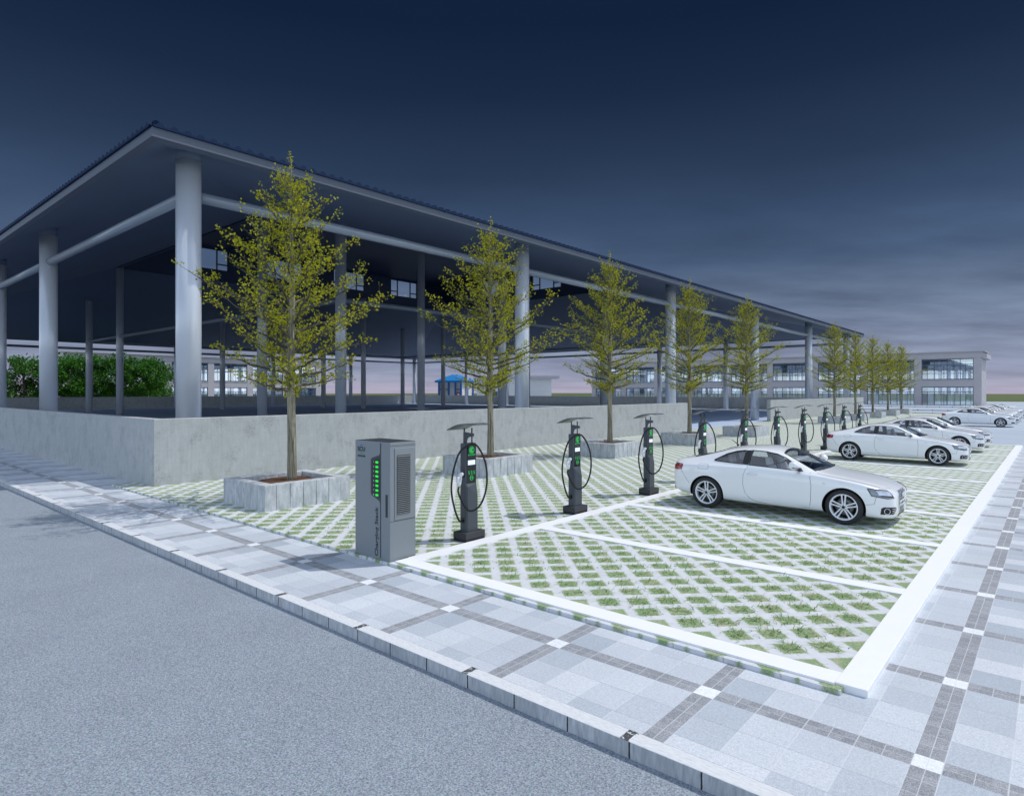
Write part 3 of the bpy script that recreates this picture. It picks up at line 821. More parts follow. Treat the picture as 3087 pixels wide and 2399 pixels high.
# ------------------------------------------------------------------ charging cabinet
cab = empty('charging_cabinet', (-7.985, 6.19, .042)); tag(cab, 'tall grey charging cabinet with a column of green lamps and a side louvre', 'cabinet')
hw, hd, hh = .437, .25, 1.79
m = MB(); m.box(-hw, -hd, 0, hw, hd, hh); m.build('body', M['cabinet'], cab, bevel=.008, seg=2)
m = MB(); m.box(-hw + .012, -hd + .012, hh - .001, hw - .012, hd - .012, hh + .004); m.build('top_plate', M['cab_top'], cab)
F = -hd - .001
def fxz(pts, y, th): return [V(x, y, z) for x, z in pts], V(0, -th, 0)
# front: groove line that swells round the lamp panel
m = MB()
gx0, gx1 = .20, .222
g1 = [(gx1, .03), (gx1, 1.775), (gx0, 1.775), (gx0, 1.63), (gx0 - .02, 1.59), (-.012, 1.535), (-.032, 1.50), (-.032, .995), (-.012, .965), (gx0 - .02, .895), (gx0, .855), (gx0, .03)]
pts, lf_ = fxz(g1, F, .002); m.prism(pts, lf_); m.build('groove_trim', M['cab_line'], cab)
m = MB(); g2 = [(.195, 1.548), (.180, 1.552), (.012, 1.505), (0.0, 1.49), (0.0, 1.015), (.010, 1.0), (.178, .935), (.195, .94)]
pts, lf_ = fxz(g2, F - .002, .002); m.prism(pts, lf_); lp = m.build('lamp_panel', M['cab_dark'], cab)
for i in range(8):
    z = 1.478 - i * .0715
    m = MB(); n = 16; L, r = .030, .017
    pts = [V(.128 + (L if cos(2*pi*q/n + .01) > 0 else -L) * .62 + cos(2*pi*q/n) * r, F - .004, z + sin(2*pi*q/n) * r) for q in range(n)]
    m.prism(pts, V(0, -.003, 0)); m.build('indicator_lamp', M['led'], lp)
    text('numeral', str(i + 1), .036, (.045, F - .0045, z), (radians(90), 0, 0), M['label_white'], lp)
text('lettering', 'Charging Stack', .112, (.115, F - .001, .045), (radians(90), radians(-90), 0), M['label_dark'], cab, 'LEFT', .001, 1.10, .0022)
text('lettering', 'SCU', .092, (-.272, F - .001, 1.655), (radians(90), 0, 0), M['label_dark'], cab, sx=1.15, bold=.0025)
text('lettering', 'EVDS-240', .042, (-.272, F - .001, 1.548), (radians(90), 0, 0), M['label_dark'], cab, sx=1.1, bold=.0012)
def arc(a0, a1, mat):
    m = MB(); n = 14; out = []; inn = []
    for q in range(n + 1):
        a = radians(a0 + (a1 - a0) * q / n); w = .011 * sin(pi * (q + .3) / (n + .6)) + .002
        out.append((-.262 + cos(a) * .072, 1.655 + sin(a) * .072)); inn.append((-.262 + cos(a) * (.072 - w), 1.655 + sin(a) * (.072 - w)))
    for q in range(n): m.prism([V(*p[:1], F - .001, p[1]) for p in (out[q], out[q+1], inn[q+1], inn[q])], V(0, -.0015, 0))
    m.build('logo_arc', mat, cab)
arc(65, 165, M['label_blue']); arc(200, 320, M['label_green'])
m = MB(); m.box(.335, F - .004, .665, .382, F + .001, 1.005); m.build('handle', M['cab_dark'], cab, bevel=.004)
# right side: framed louvre
X = hw
m = MB(); m.box(X - .002, -.165, .62, X + .010, hd - .012, 1.70); m.build('vent_frame', M['cabinet'], cab, bevel=.003)
m = MB(); m.box(X + .0095, -.125, .70, X + .0115, .135, 1.595); vb = m.build('vent_recess', M['cab_dark'], cab)
m = MB()
for i in range(31):
    z = .715 + i * .0285
    m.prism([V(X + .011, -.125, z), V(X + .024, -.125, z - .004), V(X + .024, -.125, z + .001), V(X + .011, -.125, z + .012)], V(0, .26, 0))
m.build('louvre', M['cab_slat'], vb)
m = MB(); m.box(X - .001, -hd + .004, .600, X + .0015, hd - .004, .606); m.build('panel_seam', M['cab_line'], cab)
m = MB(); m.box(X - .001, -hd + .004, 1.735, X + .0015, hd - .004, 1.741); m.build('panel_seam', M['cab_line'], cab)
m = MB(); m.box(-hw + .012, -hd + .012, -.03, hw - .012, hd - .012, .0); m.build('plinth', M['cab_dark'], cab)

# ------------------------------------------------------------------ charging posts
def charger(label):
    root = empty('charging_post', (0, 0, 0)); tag(root, label, 'charging post', 'charging posts along the back of the bays')
    m = MB(); m.box(-.155, -.235, .05, .155, .235, .155); b = m.build('base', M['base'], root, bevel=.004)
    m = MB(); m.box(-.151, -.231, 0, .151, .231, .05); m.build('plinth', M['base2'], b)
    # body: chamfered plan, front stepped back above a slanting knee
    m = MB(); ch = .022
    def ring(z, xf, hy=.14, zl=None):
        return [V(-.075, -hy, z), V(xf - ch, -hy, zl or z), V(xf, -hy + ch, zl or z), V(xf, hy - ch, z), V(xf - ch, hy, z), V(-.075, hy, z)]
    m.rings([ring(.155, .088), ring(.77, .088, .14, .925), ring(.965, .052, .14, .975), ring(1.64, .052), ring(1.665, .046, .132)], smooth=False)
    body = m.build('body', M['post'], root)
    xf = .0525
    m = MB(); m.box(xf - .002, -.113, .985, xf + .004, .113, 1.635); pan = m.build('display_panel', M['post_black'], root, bevel=.002)
    X = xf + .0045
    def ringm(mb, cy, cz, ro, ri, a0=0, a1=360, n=28):
        for q in range(n):
            p, r_ = radians(a0 + (a1 - a0) * q / n), radians(a0 + (a1 - a0) * (q + 1) / n)
            mb.prism([V(X, cy + cos(p)*ro, cz + sin(p)*ro), V(X, cy + cos(r_)*ro, cz + sin(r_)*ro), V(X, cy + cos(r_)*ri, cz + sin(r_)*ri), V(X, cy + cos(p)*ri, cz + sin(p)*ri)], V(.0015, 0, 0))
    m = MB(); ringm(m, 0, 1.55, .063, .054); ringm(m, 0, 1.55, .043, .025, 40, 320, 20)
    for dz in (-.015, .015): m.box(X, -.002, 1.55 + dz - .004, X + .0015, .034, 1.55 + dz + .004)
    m.box(X, -.016, 1.532, X + .0015, .006, 1.568); m.build('plug_emblem', M['icon'], pan)
    text('lettering', '直流充电终端', .030, (X, 0, 1.465), (radians(90), 0, radians(90)), M['icon'], pan)
    m = MB(); m.box(X - .001, -.088, 1.295, X + .0015, .088, 1.375); m.build('screen', M['screen'], pan)
    for cy in (-.062, 0, .062):
        m = MB(); ringm(m, cy, 1.175, .019, .013, 30, 330, 12); ringm(m, cy, 1.148, .019, .013, -150, 150, 12); m.build('touch_icon', M['icon'], pan)
    m = MB(); ringm(m, 0, 1.07, .042, .034)
    for q in range(3): ringm(m, -.02 + q * .02, 1.07, .012, .006, 0, 180 if q % 2 else 360, 8)
    m.build('reader_icon', M['icon'], pan)
    # gun holder and gun on the side towards the street
    m = MB(); m.lathe([(.050, 0), (.050, .012), (.034, .012), (.030, .002)], 20, Matrix.Translation((-.01, -.14, 1.13)) @ Matrix.Rotation(radians(90), 4, 'X'))
    m.build('holder', M['post_black'], root)
    m = MB(); m.box(-.045, -.152, 1.135, .02, -.14, 1.24); m.build('holder_hood', M['post'], root, bevel=.01, seg=2)
    m = MB()
    m.tube([V(-.01, -0.151, 1.150), V(-.012, -0.191, 1.135), V(-.018, -0.241, 1.105)], [.034, .040, .038], 10)
    m.tube([V(-.018, -0.241, 1.105), V(-.020, -0.258, 1.06), V(-.018, -0.251, 1.0), V(-.014, -0.231, .945)], [.038, .029, .027, .032], 10)
    m.tube([V(-.014, -0.231, .945), V(-.012, -0.204, .985), V(-.012, -0.186, 1.06), V(-.012, -0.186, 1.125)], [.026, .016, .016, .018], 8)
    m.build('charging_gun', M['gun'], root)
    m = MB(); m.box(-.05, -.143, .30, .015, -.137, .40); m.build('cable_socket', M['post_black'], root)
    # cable
    toc = V(.654, -.757, 0); lat = V(.757, .654, 0)
    def cp(l, z, f): return lat * l + toc * f + V(0, 0, z)
    ctl = [V(-.012, -0.144, .345), V(-.03, -0.216, .355), cp(-.235, .55, .17), cp(-.285, .80, .18), cp(-.285, 1.02, .18), cp(-.235, 1.30, .17), cp(-.13, 1.55, .15), cp(.075, 1.655, .10),
           cp(.19, 1.56, .10), cp(.285, 1.34, .12), cp(.315, 1.08, .16), cp(.285, .83, .20), cp(.19, .62, .24), cp(.045, .535, .25), cp(-.07, .62, .24), V(-.012, -0.251, .84), V(-.014, -0.229, .95)]
    pts = []
    for i in range(len(ctl) - 1):
        p0, p1, p2, p3 = ctl[max(i-1, 0)], ctl[i], ctl[i+1], ctl[min(i+2, len(ctl)-1)]
        for q in range(5):
            t = q / 5; pts.append(.5 * ((2*p1) + (p2 - p0)*t + (2*p0 - 5*p1 + 4*p2 - p3)*t*t + (3*p1 - p0 - 3*p2 + p3)*t**3))
    pts.append(ctl[-1])
    m = MB(); m.tube(pts, .0175, 8); m.build('cable', M['cable'], root)
    # mast, hook arm, canopy
    for (x, y) in ((-.045, -.075), (.02, .045)):
        m = MB(); m.cyl(V(x, y, 1.65), V(x, y, 1.925), .012, n=10); m.build('mast', M['post'], root)
    m = MB()
    a = V(-.05, -.085, 0)
    hx = cp(.085, 0, .10)
    dirh = (hx - a); dirh.z = 0; Lh = dirh.length; dirh.normalize(); n_ = V(-dirh.y, dirh.x, 0) * .022
    prof = [(0, 1.655), (.05, 1.655), (.055, 1.70), (.075, 1.755), (.11, 1.775), (Lh, 1.79), (Lh, 1.835), (0, 1.86)]
    m.prism([a + dirh * u + V(0, 0, z) - n_ for u, z in prof], n_ * 2); m.build('hook_arm', M['post'], root, bevel=.003)
    m = MB(); m.cyl(hx + V(0, 0, 1.66) - dirh * .01, hx + V(0, 0, 1.792) - dirh * .01, .003, n=6); m.build('hanger_wire', M['chrome'], root)
    m = MB(); n = 14; top = []; bot = []
    for q in range(n + 1):
        f = q / n; x = -.30 + .60 * f; z = 1.885 + .10 * f + .055 * sin(pi * min(1, f * .98)) 
        top.append((x, z + .012)); bot.append((x, z))
    prof = top + bot[::-1]
    m.rings([[V(x + .01, -.26, z) for x, z in prof], [V(x + .01, .22, z) for x, z in prof]]); m.build('canopy', M['solar'], root)
    return root
CHY = [7.775 + 3.178 * k for k in range(10)]
post = charger('x'); index_kids()
cw = ['nearest the street, right beside the grey cabinet', 'second along the row from the grey cabinet', 'third along the row, just left of the nearest car', 'fourth along the row, behind the tail of the nearest car',
      'fifth along the row, in front of the gateway tree', 'sixth along the row, seen above the roof of the nearest car', 'seventh along the row, seen over the windscreen of the nearest car',
      'eighth along the row, behind the tail of the second car', 'ninth along the row, last but one', 'tenth and farthest along the row']
for k, y in enumerate(CHY):
    o = post if k == 0 else copy_tree(post); o.location = (-7.70, y, .042); o['label'] = 'dark grey charging post ' + cw[k]

# ------------------------------------------------------------------ white coupe
def eval_mesh(o):
    dg = bpy.context.evaluated_depsgraph_get(); dg.update()
    return bpy.data.meshes.new_from_object(o.evaluated_get(dg))
#        x     zbot  w     zsh   yr    zr    zt   zlow
STN = [(-2.245, .46, .60, .82, .50, .90, .925),
       (-2.225, .37, .74, .87, .60, .965, .985),
       (-2.15, .29, .835, .905, .66, 1.005, 1.035),
       (-1.98, .235, .885, .925, .70, 1.03, 1.065),
       (-1.70, .21, .912, .94, .68, 1.075, 1.115),
       (-1.38, .20, .925, .945, .655, 1.155, 1.21),
       (-1.05, .185, .925, .955, .625, 1.25, 1.315),
       (-.70, .175, .922, .955, .60, 1.305, 1.375),
       (-.25, .17, .922, .95, .588, 1.325, 1.398),
       (.08, .17, .924, .94, .60, 1.30, 1.37),
       (.42, .17, .926, .928, .655, 1.15, 1.215),
       (.76, .17, .926, .915, .715, .995, 1.04),
       (.93, .17, .926, .90, .735, .94, .975),
       (1.20, .17, .926, .87, .73, .90, .935),
       (1.55, .165, .915, .825, .70, .85, .885),
       (1.82, .155, .885, .765, .66, .795, .828),
       (2.00, .15, .835, .70, .61, .735, .768),
       (2.11, .155, .76, .65, .55, .685, .715),
       (2.165, .175, .66, .60, .48, .64, .665),
       (2.185, .23, .55, .55, .40, .59, .61)]
def car_ring(s, inset=0.):
    x, zb, w, zs, yr, zr, zt = s
    w -= inset; yr -= inset; zr -= inset; zt -= inset; zb += inset
    h = zs - zb
    half = [(0, zb), (.60*w, zb), (.90*w, zb + .02), (.965*w, zb + .10*h/.7), (.985*w, zb + .30*h), (1.0*w, zb + .56*h), (.992*w, zs - .14*h), (.968*w, zs - .015),
            (.93*w + .0*yr, zs + .012), (yr + .62*(.93*w - yr), zs + .38*(zr - zs) + .004), (yr + .06*(.93*w - yr), zr - .012), (.90*yr, zr + .30*(zt - zr)), (.52*yr, zt - .014), (0, zt)]
    pts = [V(x, y, z) for y, z in half]
    return pts + [V(x, -p.y, p.z) for p in pts[-2:0:-1]]
def car_solid(name, inset=0., x0=-9, x1=9, zmin=None):
    m = MB(); rs = []
    for s in STN:
        if not x0 <= s[0] <= x1: continue
        r = car_ring(s, inset)
        if zmin is not None: r = [V(p.x, p.y, max(p.z, zmin)) for p in r]
        rs.append(r)
    R = m.rings(rs, False)
    cl_ = m.bm.edges.layers.float.get('crease_edge') or m.bm.edges.layers.float.new('crease_edge')
    for a, b in zip(R, R[1:]):
        for q, cv_ in ((7, .55), (4, .3)):
            for w_ in (q, len(a) - q):
                e_ = m.bm.edges.get((a[w_], b[w_]))
                if e_: e_[cl_] = cv_
    for ring, rev in ((R[0], True), (R[-1], False)):                       # cap with quads across the mirrored halves
        n = len(ring); h = n // 2
        for i in range(h):
            a, b = ring[i], ring[i+1]; c, d = ring[(n - i - 1) % n], ring[(n - i) % n]
            q = [v for k, v in enumerate((a, b, c, d)) if v not in (a, b, c, d)[:k]]
            m.face(q if not rev else q[::-1], True)
    return m.build(name, M['car'], None, sub=2)
car = empty('parked_car', (0, 0, 0)); tag(car, 'x', 'car', 'white coupes parked in the bays')
raw = car_solid('tmp'); me = eval_mesh(raw)
bmt = bmesh.new(); bmt.from_mesh(me); BV = BVHTree.FromBMesh(bmt)
def hit(p, d):
    loc, nor, _, _ = BV.ray_cast(Vector(p), Vector(d).normalized()); return (loc, nor) if loc is not None else (None, None)
def prism_obj(poly, lift, mat):
    m = MB(); m.prism([Vector(p) for p in poly], Vector(lift)); return m.build('cutter', mat)
# side glass outlines in (x, z)
G1 = [(-.475, 1.005), (.10, .985), (.615, .96), (.44, 1.075), (.24, 1.185), (.05, 1.255), (-.18, 1.288), (-.475, 1.298)]
G2 = [(-.60, 1.012), (-.60, 1.292), (-.80, 1.262), (-1.0, 1.195), (-1.245, 1.055), (-1.20, 1.038)]
WS = [(.82, -.715), (.885, -.45), (.915, 0), (.885, .45), (.82, .715), (.17, .545), (.135, .30), (.125, 0), (.135, -.30), (.17, -.545)]
RW = [(-1.76, -.60), (-1.80, 0), (-1.76, .60), (-1.12, .53), (-1.09, 0), (-1.12, -.53)]
cut = []
cav = car_solid('cavity', .055, -1.75, 1.25, .34); cav.data.materials.clear(); cav.data.materials.append(M['headliner']); cut.append(cav)
for ax in (-1.385, 1.365):
    for sgn in (-1, 1):
        m = MB(); m.cyl(V(ax, sgn * .58, .325), V(ax, sgn * 1.2, .325), .385, n=48); cut.append(m.build('cutter', M['black']))
for g in (G1, G2): cut.append(prism_obj([V(x, -1.2, z) for x, z in g], (0, 2.4, 0), M['black']))
cut.append(prism_obj([V(x, y, .93) for x, y in WS], (0, 0, .8), M['black'])); cut.append(prism_obj([V(x, y, 1.0) for x, y in RW], (0, 0, .8), M['black']))
for c in cut:
    md = raw.modifiers.new('b', 'BOOLEAN'); md.operation = 'DIFFERENCE'; md.solver = 'EXACT'; md.object = c; md.material_mode = 'TRANSFER'
body_me = eval_mesh(raw); body_me.name = 'body'
for c in cut + [raw]: bpy.data.objects.remove(c)
body = bpy.data.objects.new('body', body_me); COL.objects.link(body); body.parent = car
for p in body_me.polygons: p.use_smooth = True
body_me.set_sharp_from_angle(angle=radians(38))

def patch(poly, name, mat, parent, D, off=.003, res=.05, thick=0.):
    """convex outline (3D points) cast along D on to the bodywork"""
    D = Vector(D).normalized(); c = sum((Vector(p) for p in poly), V(0, 0, 0)) / len(poly)
    U = D.cross(V(0, 0, 1)) if abs(D.z) < .9 else V(1, 0, 0); U.normalize(); Wv = U.cross(D).normalized()
    P2 = [((Vector(p) - c).dot(U), (Vector(p) - c).dot(Wv)) for p in poly]
    ar = sum(a[0]*b[1] - b[0]*a[1] for a, b in zip(P2, P2[1:] + P2[:1]))
    if ar < 0: P2.reverse()
    x0, x1 = min(p[0] for p in P2), max(p[0] for p in P2); y0, y1 = min(p[1] for p in P2), max(p[1] for p in P2)
    nx, ny = max(2, int((x1-x0)/res) + 1), max(2, int((y1-y0)/res) + 1)
    bm = bmesh.new(); g = [[bm.verts.new((x0 + (x1-x0)*i/nx, y0 + (y1-y0)*j/ny, 0)) for j in range(ny+1)] for i in range(nx+1)]
    for i in range(nx):
        for j in range(ny): bm.faces.new((g[i][j], g[i+1][j], g[i+1][j+1], g[i][j+1]))
    for a, b in zip(P2, P2[1:] + P2[:1]):
        e = V(b[0]-a[0], b[1]-a[1], 0); nrm = V(e.y, -e.x, 0)
        if e.length < 1e-6: continue
        bmesh.ops.bisect_plane(bm, geom=bm.verts[:] + bm.edges[:] + bm.faces[:], plane_co=(a[0], a[1], 0), plane_no=nrm.normalized(), clear_outer=True)
    bad = []
    for v in bm.verts:
        p = c + U * v.co.x + Wv * v.co.y
        loc, nor = hit(p - D * 1.2, D)
        if loc is None: bad.append(v)
        else: v.co = loc + nor * off
    if bad: bmesh.ops.delete(bm, geom=bad, context='VERTS')
    for f in bm.faces: f.smooth = True
    bmesh.ops.recalc_face_normals(bm, faces=bm.faces)
    if bm.faces and sum(f.normal.dot(D) for f in bm.faces) > 0: bmesh.ops.reverse_faces(bm, faces=bm.faces)
    m_ = bpy.data.meshes.new(name); bm.to_mesh(m_); bm.free(); m_.materials.append(mat)
    o = bpy.data.objects.new(name, m_); COL.objects.link(o); o.parent = parent
    return o
def line(pts, D, r, name, mat, parent, off=.0, closed=False, sub=6):
    D = Vector(D).normalized(); P = []
    src = [Vector(p) for p in pts] + ([Vector(pts[0])] if closed else [])
    for a, b in zip(src, src[1:]):
        for q in range(sub): P.append(a.lerp(b, q / sub))
    if not closed: P.append(src[-1])
    out = []
    for p in P:
        loc, nor = hit(p - D * 1.2, D)
        if loc is not None: out.append(loc + nor * off)
    m = MB(); m.tube(out, r, 6, caps=not closed, closed=closed); return m.build(name, mat, parent)
for sgn in (-1, 1):                                                       # -1 is the side towards the street
    D = (0, -sgn, 0)
    S = lambda pl: [V(x, sgn * .95, z) for x, z in pl]
    w = patch(S(G1), 'side_window', M['autoglass'], car, D, -.008, .08); line(S(G1), D, .009, 'window_seal', M['black'], w, .0, True)
    w = patch(S(G2), 'quarter_window', M['autoglass'], car, D, -.008, .08); line(S(G2), D, .011, 'window_seal', M['black'], w, .0, True)
    BP = [(-.484, 1.0), (-.484, 1.297), (-.592, 1.290), (-.592, 1.008)]
    patch(S(BP), 'pillar_trim', M['black'], car, D, .004, .04)
    DR = [(-.485, .985), (-.555, .80), (-.565, .60), (-.52, .42), (-.42, .315), (-.28, .265), (.0, .235), (.735, .205), (.775, .40), (.785, .70), (.745, .945)]
    DR2 = [(x + (.007 if x > .1 else -.007), z - (.006 if z < .4 else 0)) for x, z in DR]
    d = patch(S(DR), 'door', M['car'], car, D, .0032, .06)
    patch(S(DR2), 'door_gap', M['seam'], d, D, .0012, .06)
    hp, hn = hit(V(-.37, sgn * 1.5, .825), D)
    m = MB(); m.lathe([(.001, 0), (.055, 0), (.058, .003)], 20, Matrix.Translation(hp + V(0, sgn * .003, 0)) @ Matrix.Rotation(radians(90) * -sgn, 4, 'X')); hc = m.build('handle', M['white_line'], d)
    m = MB(); m.tube([hp + V(-.10, sgn * .012, .006), hp + V(-.05, sgn * .026, .004), hp + V(.06, sgn * .026, 0), hp + V(.11, sgn * .010, -.004)], [.009, .013, .013, .008], 8); m.build('handle', M['car'], d)
    # shoulder crease highlight, bumper joints, sill
    line([V(x, sgn * .95, z) for x, z in ((-2.0, .80), (-1.82, .56), (-1.78, .50))], D, .003, 'bumper_joint', M['seam'], car)
    line([V(x, sgn * .95, z) for x, z in ((1.72, .42), (1.88, .45), (1.92, .60))], D, .003, 'bumper_joint', M['seam'], car)
    if sgn < 0:
        FL = [(-1.56, .865), (-1.575, .90), (-1.555, .955), (-1.53, .965), (-1.36, .955), (-1.34, .94), (-1.34, .88), (-1.36, .855), (-1.54, .85)]
        f = patch(S(FL), 'fuel_flap', M['car'], car, D, .003, .05); patch([V(p.x + (.004 if p.x > -1.45 else -.004), p.y, p.z + (.004 if p.z > .9 else -.004)) for p in S(FL)], 'flap_gap', M['seam'], f, D, .0012, .05)
        text('badge', 'V6', .05, hit(V(1.02, -1.5, .76), D)[0] + V(0, -.003, 0), (radians(90), 0, 0), M['chrome'], car)
    # door mirror
    m = MB()
    rs = []
    for f, sx, sz in ((0, .03, .035), (.12, .075, .075), (.5, .095, .09), (.85, .085, .085), (1., .05, .055)):
        c = V(.52 - .05 * f, sgn * (.93 + .20 * f), 1.065 + .02 * f)
        rs.append([c + V(cos(2*pi*q/14) * sx * (1.25 if cos(2*pi*q/14) > 0 else .8), 0, sin(2*pi*q/14) * sz) for q in range(14)])
    m.rings(rs); mr = m.build('door_mirror', M['car'], car, sub=1)
    m = MB(); m.tube([V(.56, sgn * .84, .985), V(.54, sgn * .92, 1.02), V(.52, sgn * .98, 1.04)], [.045, .035, .03], 8); m.build('mirror_foot', M['black'], mr)
    m = MB(); m.tube([V(.60, sgn * 1.0, 1.03), V(.58, sgn * 1.08, 1.035), V(.50, sgn * 1.145, 1.04)], .008, 6); m.build('mirror_strip', M['black'], mr)
    # lamps
    HL = [V(1.775, sgn * .88, .735), V(2.02, sgn * .62, .695), V(2.105, sgn * .56, .565), V(2.02, sgn * .70, .558), V(1.83, sgn * .86, .605)]
    Dh = V(-.75, -sgn * .9, -.05)
    h = patch(HL, 'headlight', M['hl'], car, Dh, .004, .03); line(HL, Dh, .008, 'headlight_rim', M['black'], h, .003, True)
    c = V(1.97, sgn * .70, .645)
    patch([c + V(.10, -sgn*.10, -.045), c + V(.08, -sgn*.08, .02), c + V(-.10, sgn*.10, .055), c + V(-.07, sgn*.07, -.02)], 'reflector', M['chrome'], h, Dh, .007, .03)
    patch([c + V(.11, -sgn*.11, -.07), c + V(.11, -sgn*.11, -.048), c + V(-.04, sgn*.04, -.032), c + V(-.05, sgn*.05, -.05)], 'lamp_bezel', M['black'], h, Dh, .007, .03)
    TL = [V(-1.99, sgn * .9, .80), V(-1.97, sgn * .9, .885), V(-2.0, sgn * .9, .925), V(-2.20, sgn * .75, .93), V(-2.22, sgn * .70, .80), V(-2.10, sgn * .85, .785)]
    tl = patch(TL, 'taillight', M['red'], car, V(.62, -sgn * .9, 0), .004, .03)
    patch([V(-2.02, sgn*.9, .895), V(-2.02, sgn*.9, .915), V(-2.15, sgn*.8, .918), V(-2.15, sgn*.8, .90)], 'lamp_bezel', M['chrome'], tl, V(.62, -sgn * .9, 0), .007, .03)
    # fog lamp opening
    Df = V(-.9, -sgn * .62, 0)
    FG = [V(1.955, sgn * .80, .265), V(1.955, sgn * .80, .38), V(2.0, sgn * .78, .405), V(2.13, sgn * .55, .395), V(2.165, sgn * .47, .37), V(2.16, sgn * .47, .34), V(2.11, sgn * .6, .265)]
    fg = patch(FG, 'bumper_grille', M['black'], car, Df, .004, .03)
    fp, fn = hit(V(2.025, sgn * .735, .325) - Df.normalized() * 1.2, Df)
    m = MB(); m.tube([fp + fn * .008 + (fn.cross(V(0, 0, 1)).normalized() * cos(2*pi*q/20) + V(0, 0, 1) * sin(2*pi*q/20)) * .052 for q in range(20)], .006, 6, closed=True); m.build('fog_lamp', M['chrome'], fg)
    for z in (.30, .333, .366): line([V(2.07, sgn*.64, z), V(2.15, sgn*.47, z)], Df, .004, 'grille_slat', M['rim'], fg, .006)
# glass front and back
w = patch([V(x, y, 1.2) for x, y in WS], 'windscreen', M['autoglass'], car, (0, 0, -1), -.006, .08); line([V(x, y, 1.2) for x, y in WS], (0, 0, -1), .010, 'window_seal', M['black'], w, 0, True)
for y0, y1 in ((-.62, -.05), (.02, .58)):
    line([V(.90 - .05 * abs(y0), y0, 1.2), V(.845, y1, 1.2)], (0, 0, -1), .009, 'wiper', M['black'], w, .016)
w = patch([V(x, y, 1.2) for x, y in RW], 'rear_window', M['autoglass'], car, (0, 0, -1), -.006, .08); line([V(x, y, 1.2) for x, y in RW], (0, 0, -1), .010, 'window_seal', M['black'], w, 0, True)
# hood seams
for sgn in (-1, 1):
    line([V(.86, sgn * .78, 1.), V(1.05, sgn * .82, 1.), V(1.4, sgn * .80, 1.), V(1.75, sgn * .745, 1.), V(2.0, sgn * .60, 1.), V(2.07, sgn * .45, 1.)], (0, 0, -1), .003, 'bonnet_gap', M['seam'], car)
# radiator grille
GR = [V(2.2, y, z) for y, z in ((-.30, .655), (.30, .655), (.335, .61), (.30, .40), (.27, .27), (.24, .25), (-.24, .25), (-.27, .27), (-.30, .40), (-.335, .61))]
gr = patch(GR, 'grille', M['black'], car, (-1, 0, 0), .004, .04); line(GR, (-1, 0, 0), .009, 'grille_rim', M['chrome'], gr, .004, True)
for q in range(13):
    y = -.285 + q * .0475
    line([V(2.2, y, .645), V(2.2, y * .93, .46)], (-1, 0, 0), .0032, 'grille_bar', M['chrome'], gr, .006); line([V(2.2, y * .88, .375), V(2.2, y * .82, .265)], (-1, 0, 0), .003, 'grille_bar', M['chrome'], gr, .006)
m = MB()
for q in range(4):
    c = V(2.215, -.081 + q * .054, .575); m.tube([c + V(0, cos(2*pi*k/18) * .038, sin(2*pi*k/18) * .038) for k in range(18)], .0065, 6, closed=True)
m.build('emblem', M['chrome'], gr)
pz = hit(V(3, 0, .42), (-1, 0, 0))[0]
m = MB(); m.box(pz.x + .006, -.255, .37, pz.x + .018, .255, .465); plt = m.build('number_plate', M['label_white'], gr, bevel=.003)
text('lettering', 'EN HMN TN', .085, (pz.x + .0185, 0, .417), (radians(90), 0, radians(90)), M['black'], plt)
LO = [V(2.2, y, z) for y, z in ((-.33, .185), (-.30, .235), (.30, .235), (.33, .185))]
patch(LO, 'bumper_grille', M['black'], car, (-1, 0, 0), .004, .05)
# wheels
def wheel(ax, sgn):
    Mx = Matrix.Translation((ax, sgn * .905, .338)) @ Matrix.Rotation(radians(90) * -sgn, 4, 'X')   # local +z points out of the car
    w = MB(); w.lathe([(.242, -.215), (.30, -.232), (.328, -.222), (.337, -.20), (.338, -.12), (.337, -.045), (.328, -.018), (.30, -.002), (.262, -.004), (.246, -.014), (.246, -.2)], 48, Mx, True)
    tyre = w.build('tyre', M['tyre'], None)
    root = w = MB(); w.lathe([(.250, -.012), (.253, -.004), (.244, .0), (.226, -.016), (.222, -.06), (.222, -.19), (.250, -.19)], 48, Mx, True)
    for k in range(5):
        a = 2*pi*k/5 + pi/2
        for s in (-1, 1):
            o = s * .026; d = V(cos(a), sin(a), 0); n_ = V(-d.y, d.x, 0)
            secs = []
            for r, hw_, z in ((.052, .017, -.020), (.13, .0125, -.016), (.20, .014, -.012), (.232, .018, -.010)):
                oo = o * (.72 + .62 * (r - .05) / .18)
                secs.append([Mx @ (d*r + n_*(oo + q*hw_) + V(0, 0, z - t)) for q, t in ((-1, .006), (-.55, 0), (.55, 0), (1, .006), (1, .03), (-1, .03))])
            w.rings(secs, smooth=False)
    w.lathe([(.0, -.050), (.062, -.050), (.062, -.022), (.050, -.014), (.034, -.012)], 20, Mx)
    rim = w.build('rim', M['rim'], None)
    w = MB(); w.lathe([(.0, -.016), (.030, -.012), (.030, -.008), (.0, -.006)], 18, Mx)
    for k in range(5):
        a = 2*pi*k/5 + pi/2 + pi/5*0; p = V(cos(a)*.046, sin(a)*.046, -.012); w.cyl(Mx @ p, Mx @ (p + V(0, 0, .004)), .008, n=8)
    cap_ = w.build('hub_cap', M['black'], None)
    w = MB(); w.lathe([(.06, -.10), (.165, -.10), (.165, -.085), (.06, -.085)], 32, Mx, True); w.lathe([(0., -.205), (.222, -.205), (.222, -.20), (0, -.20)], 32, Mx)
    disc = w.build('brake_disc', M['disc'], None)
    wr = empty('wheel', (0, 0, 0)); wr.parent = car
    for o in (tyre, rim, cap_, disc): o.parent = wr
for ax in (-1.385, 1.365):
    for sgn in (-1, 1): wheel(ax, sgn)
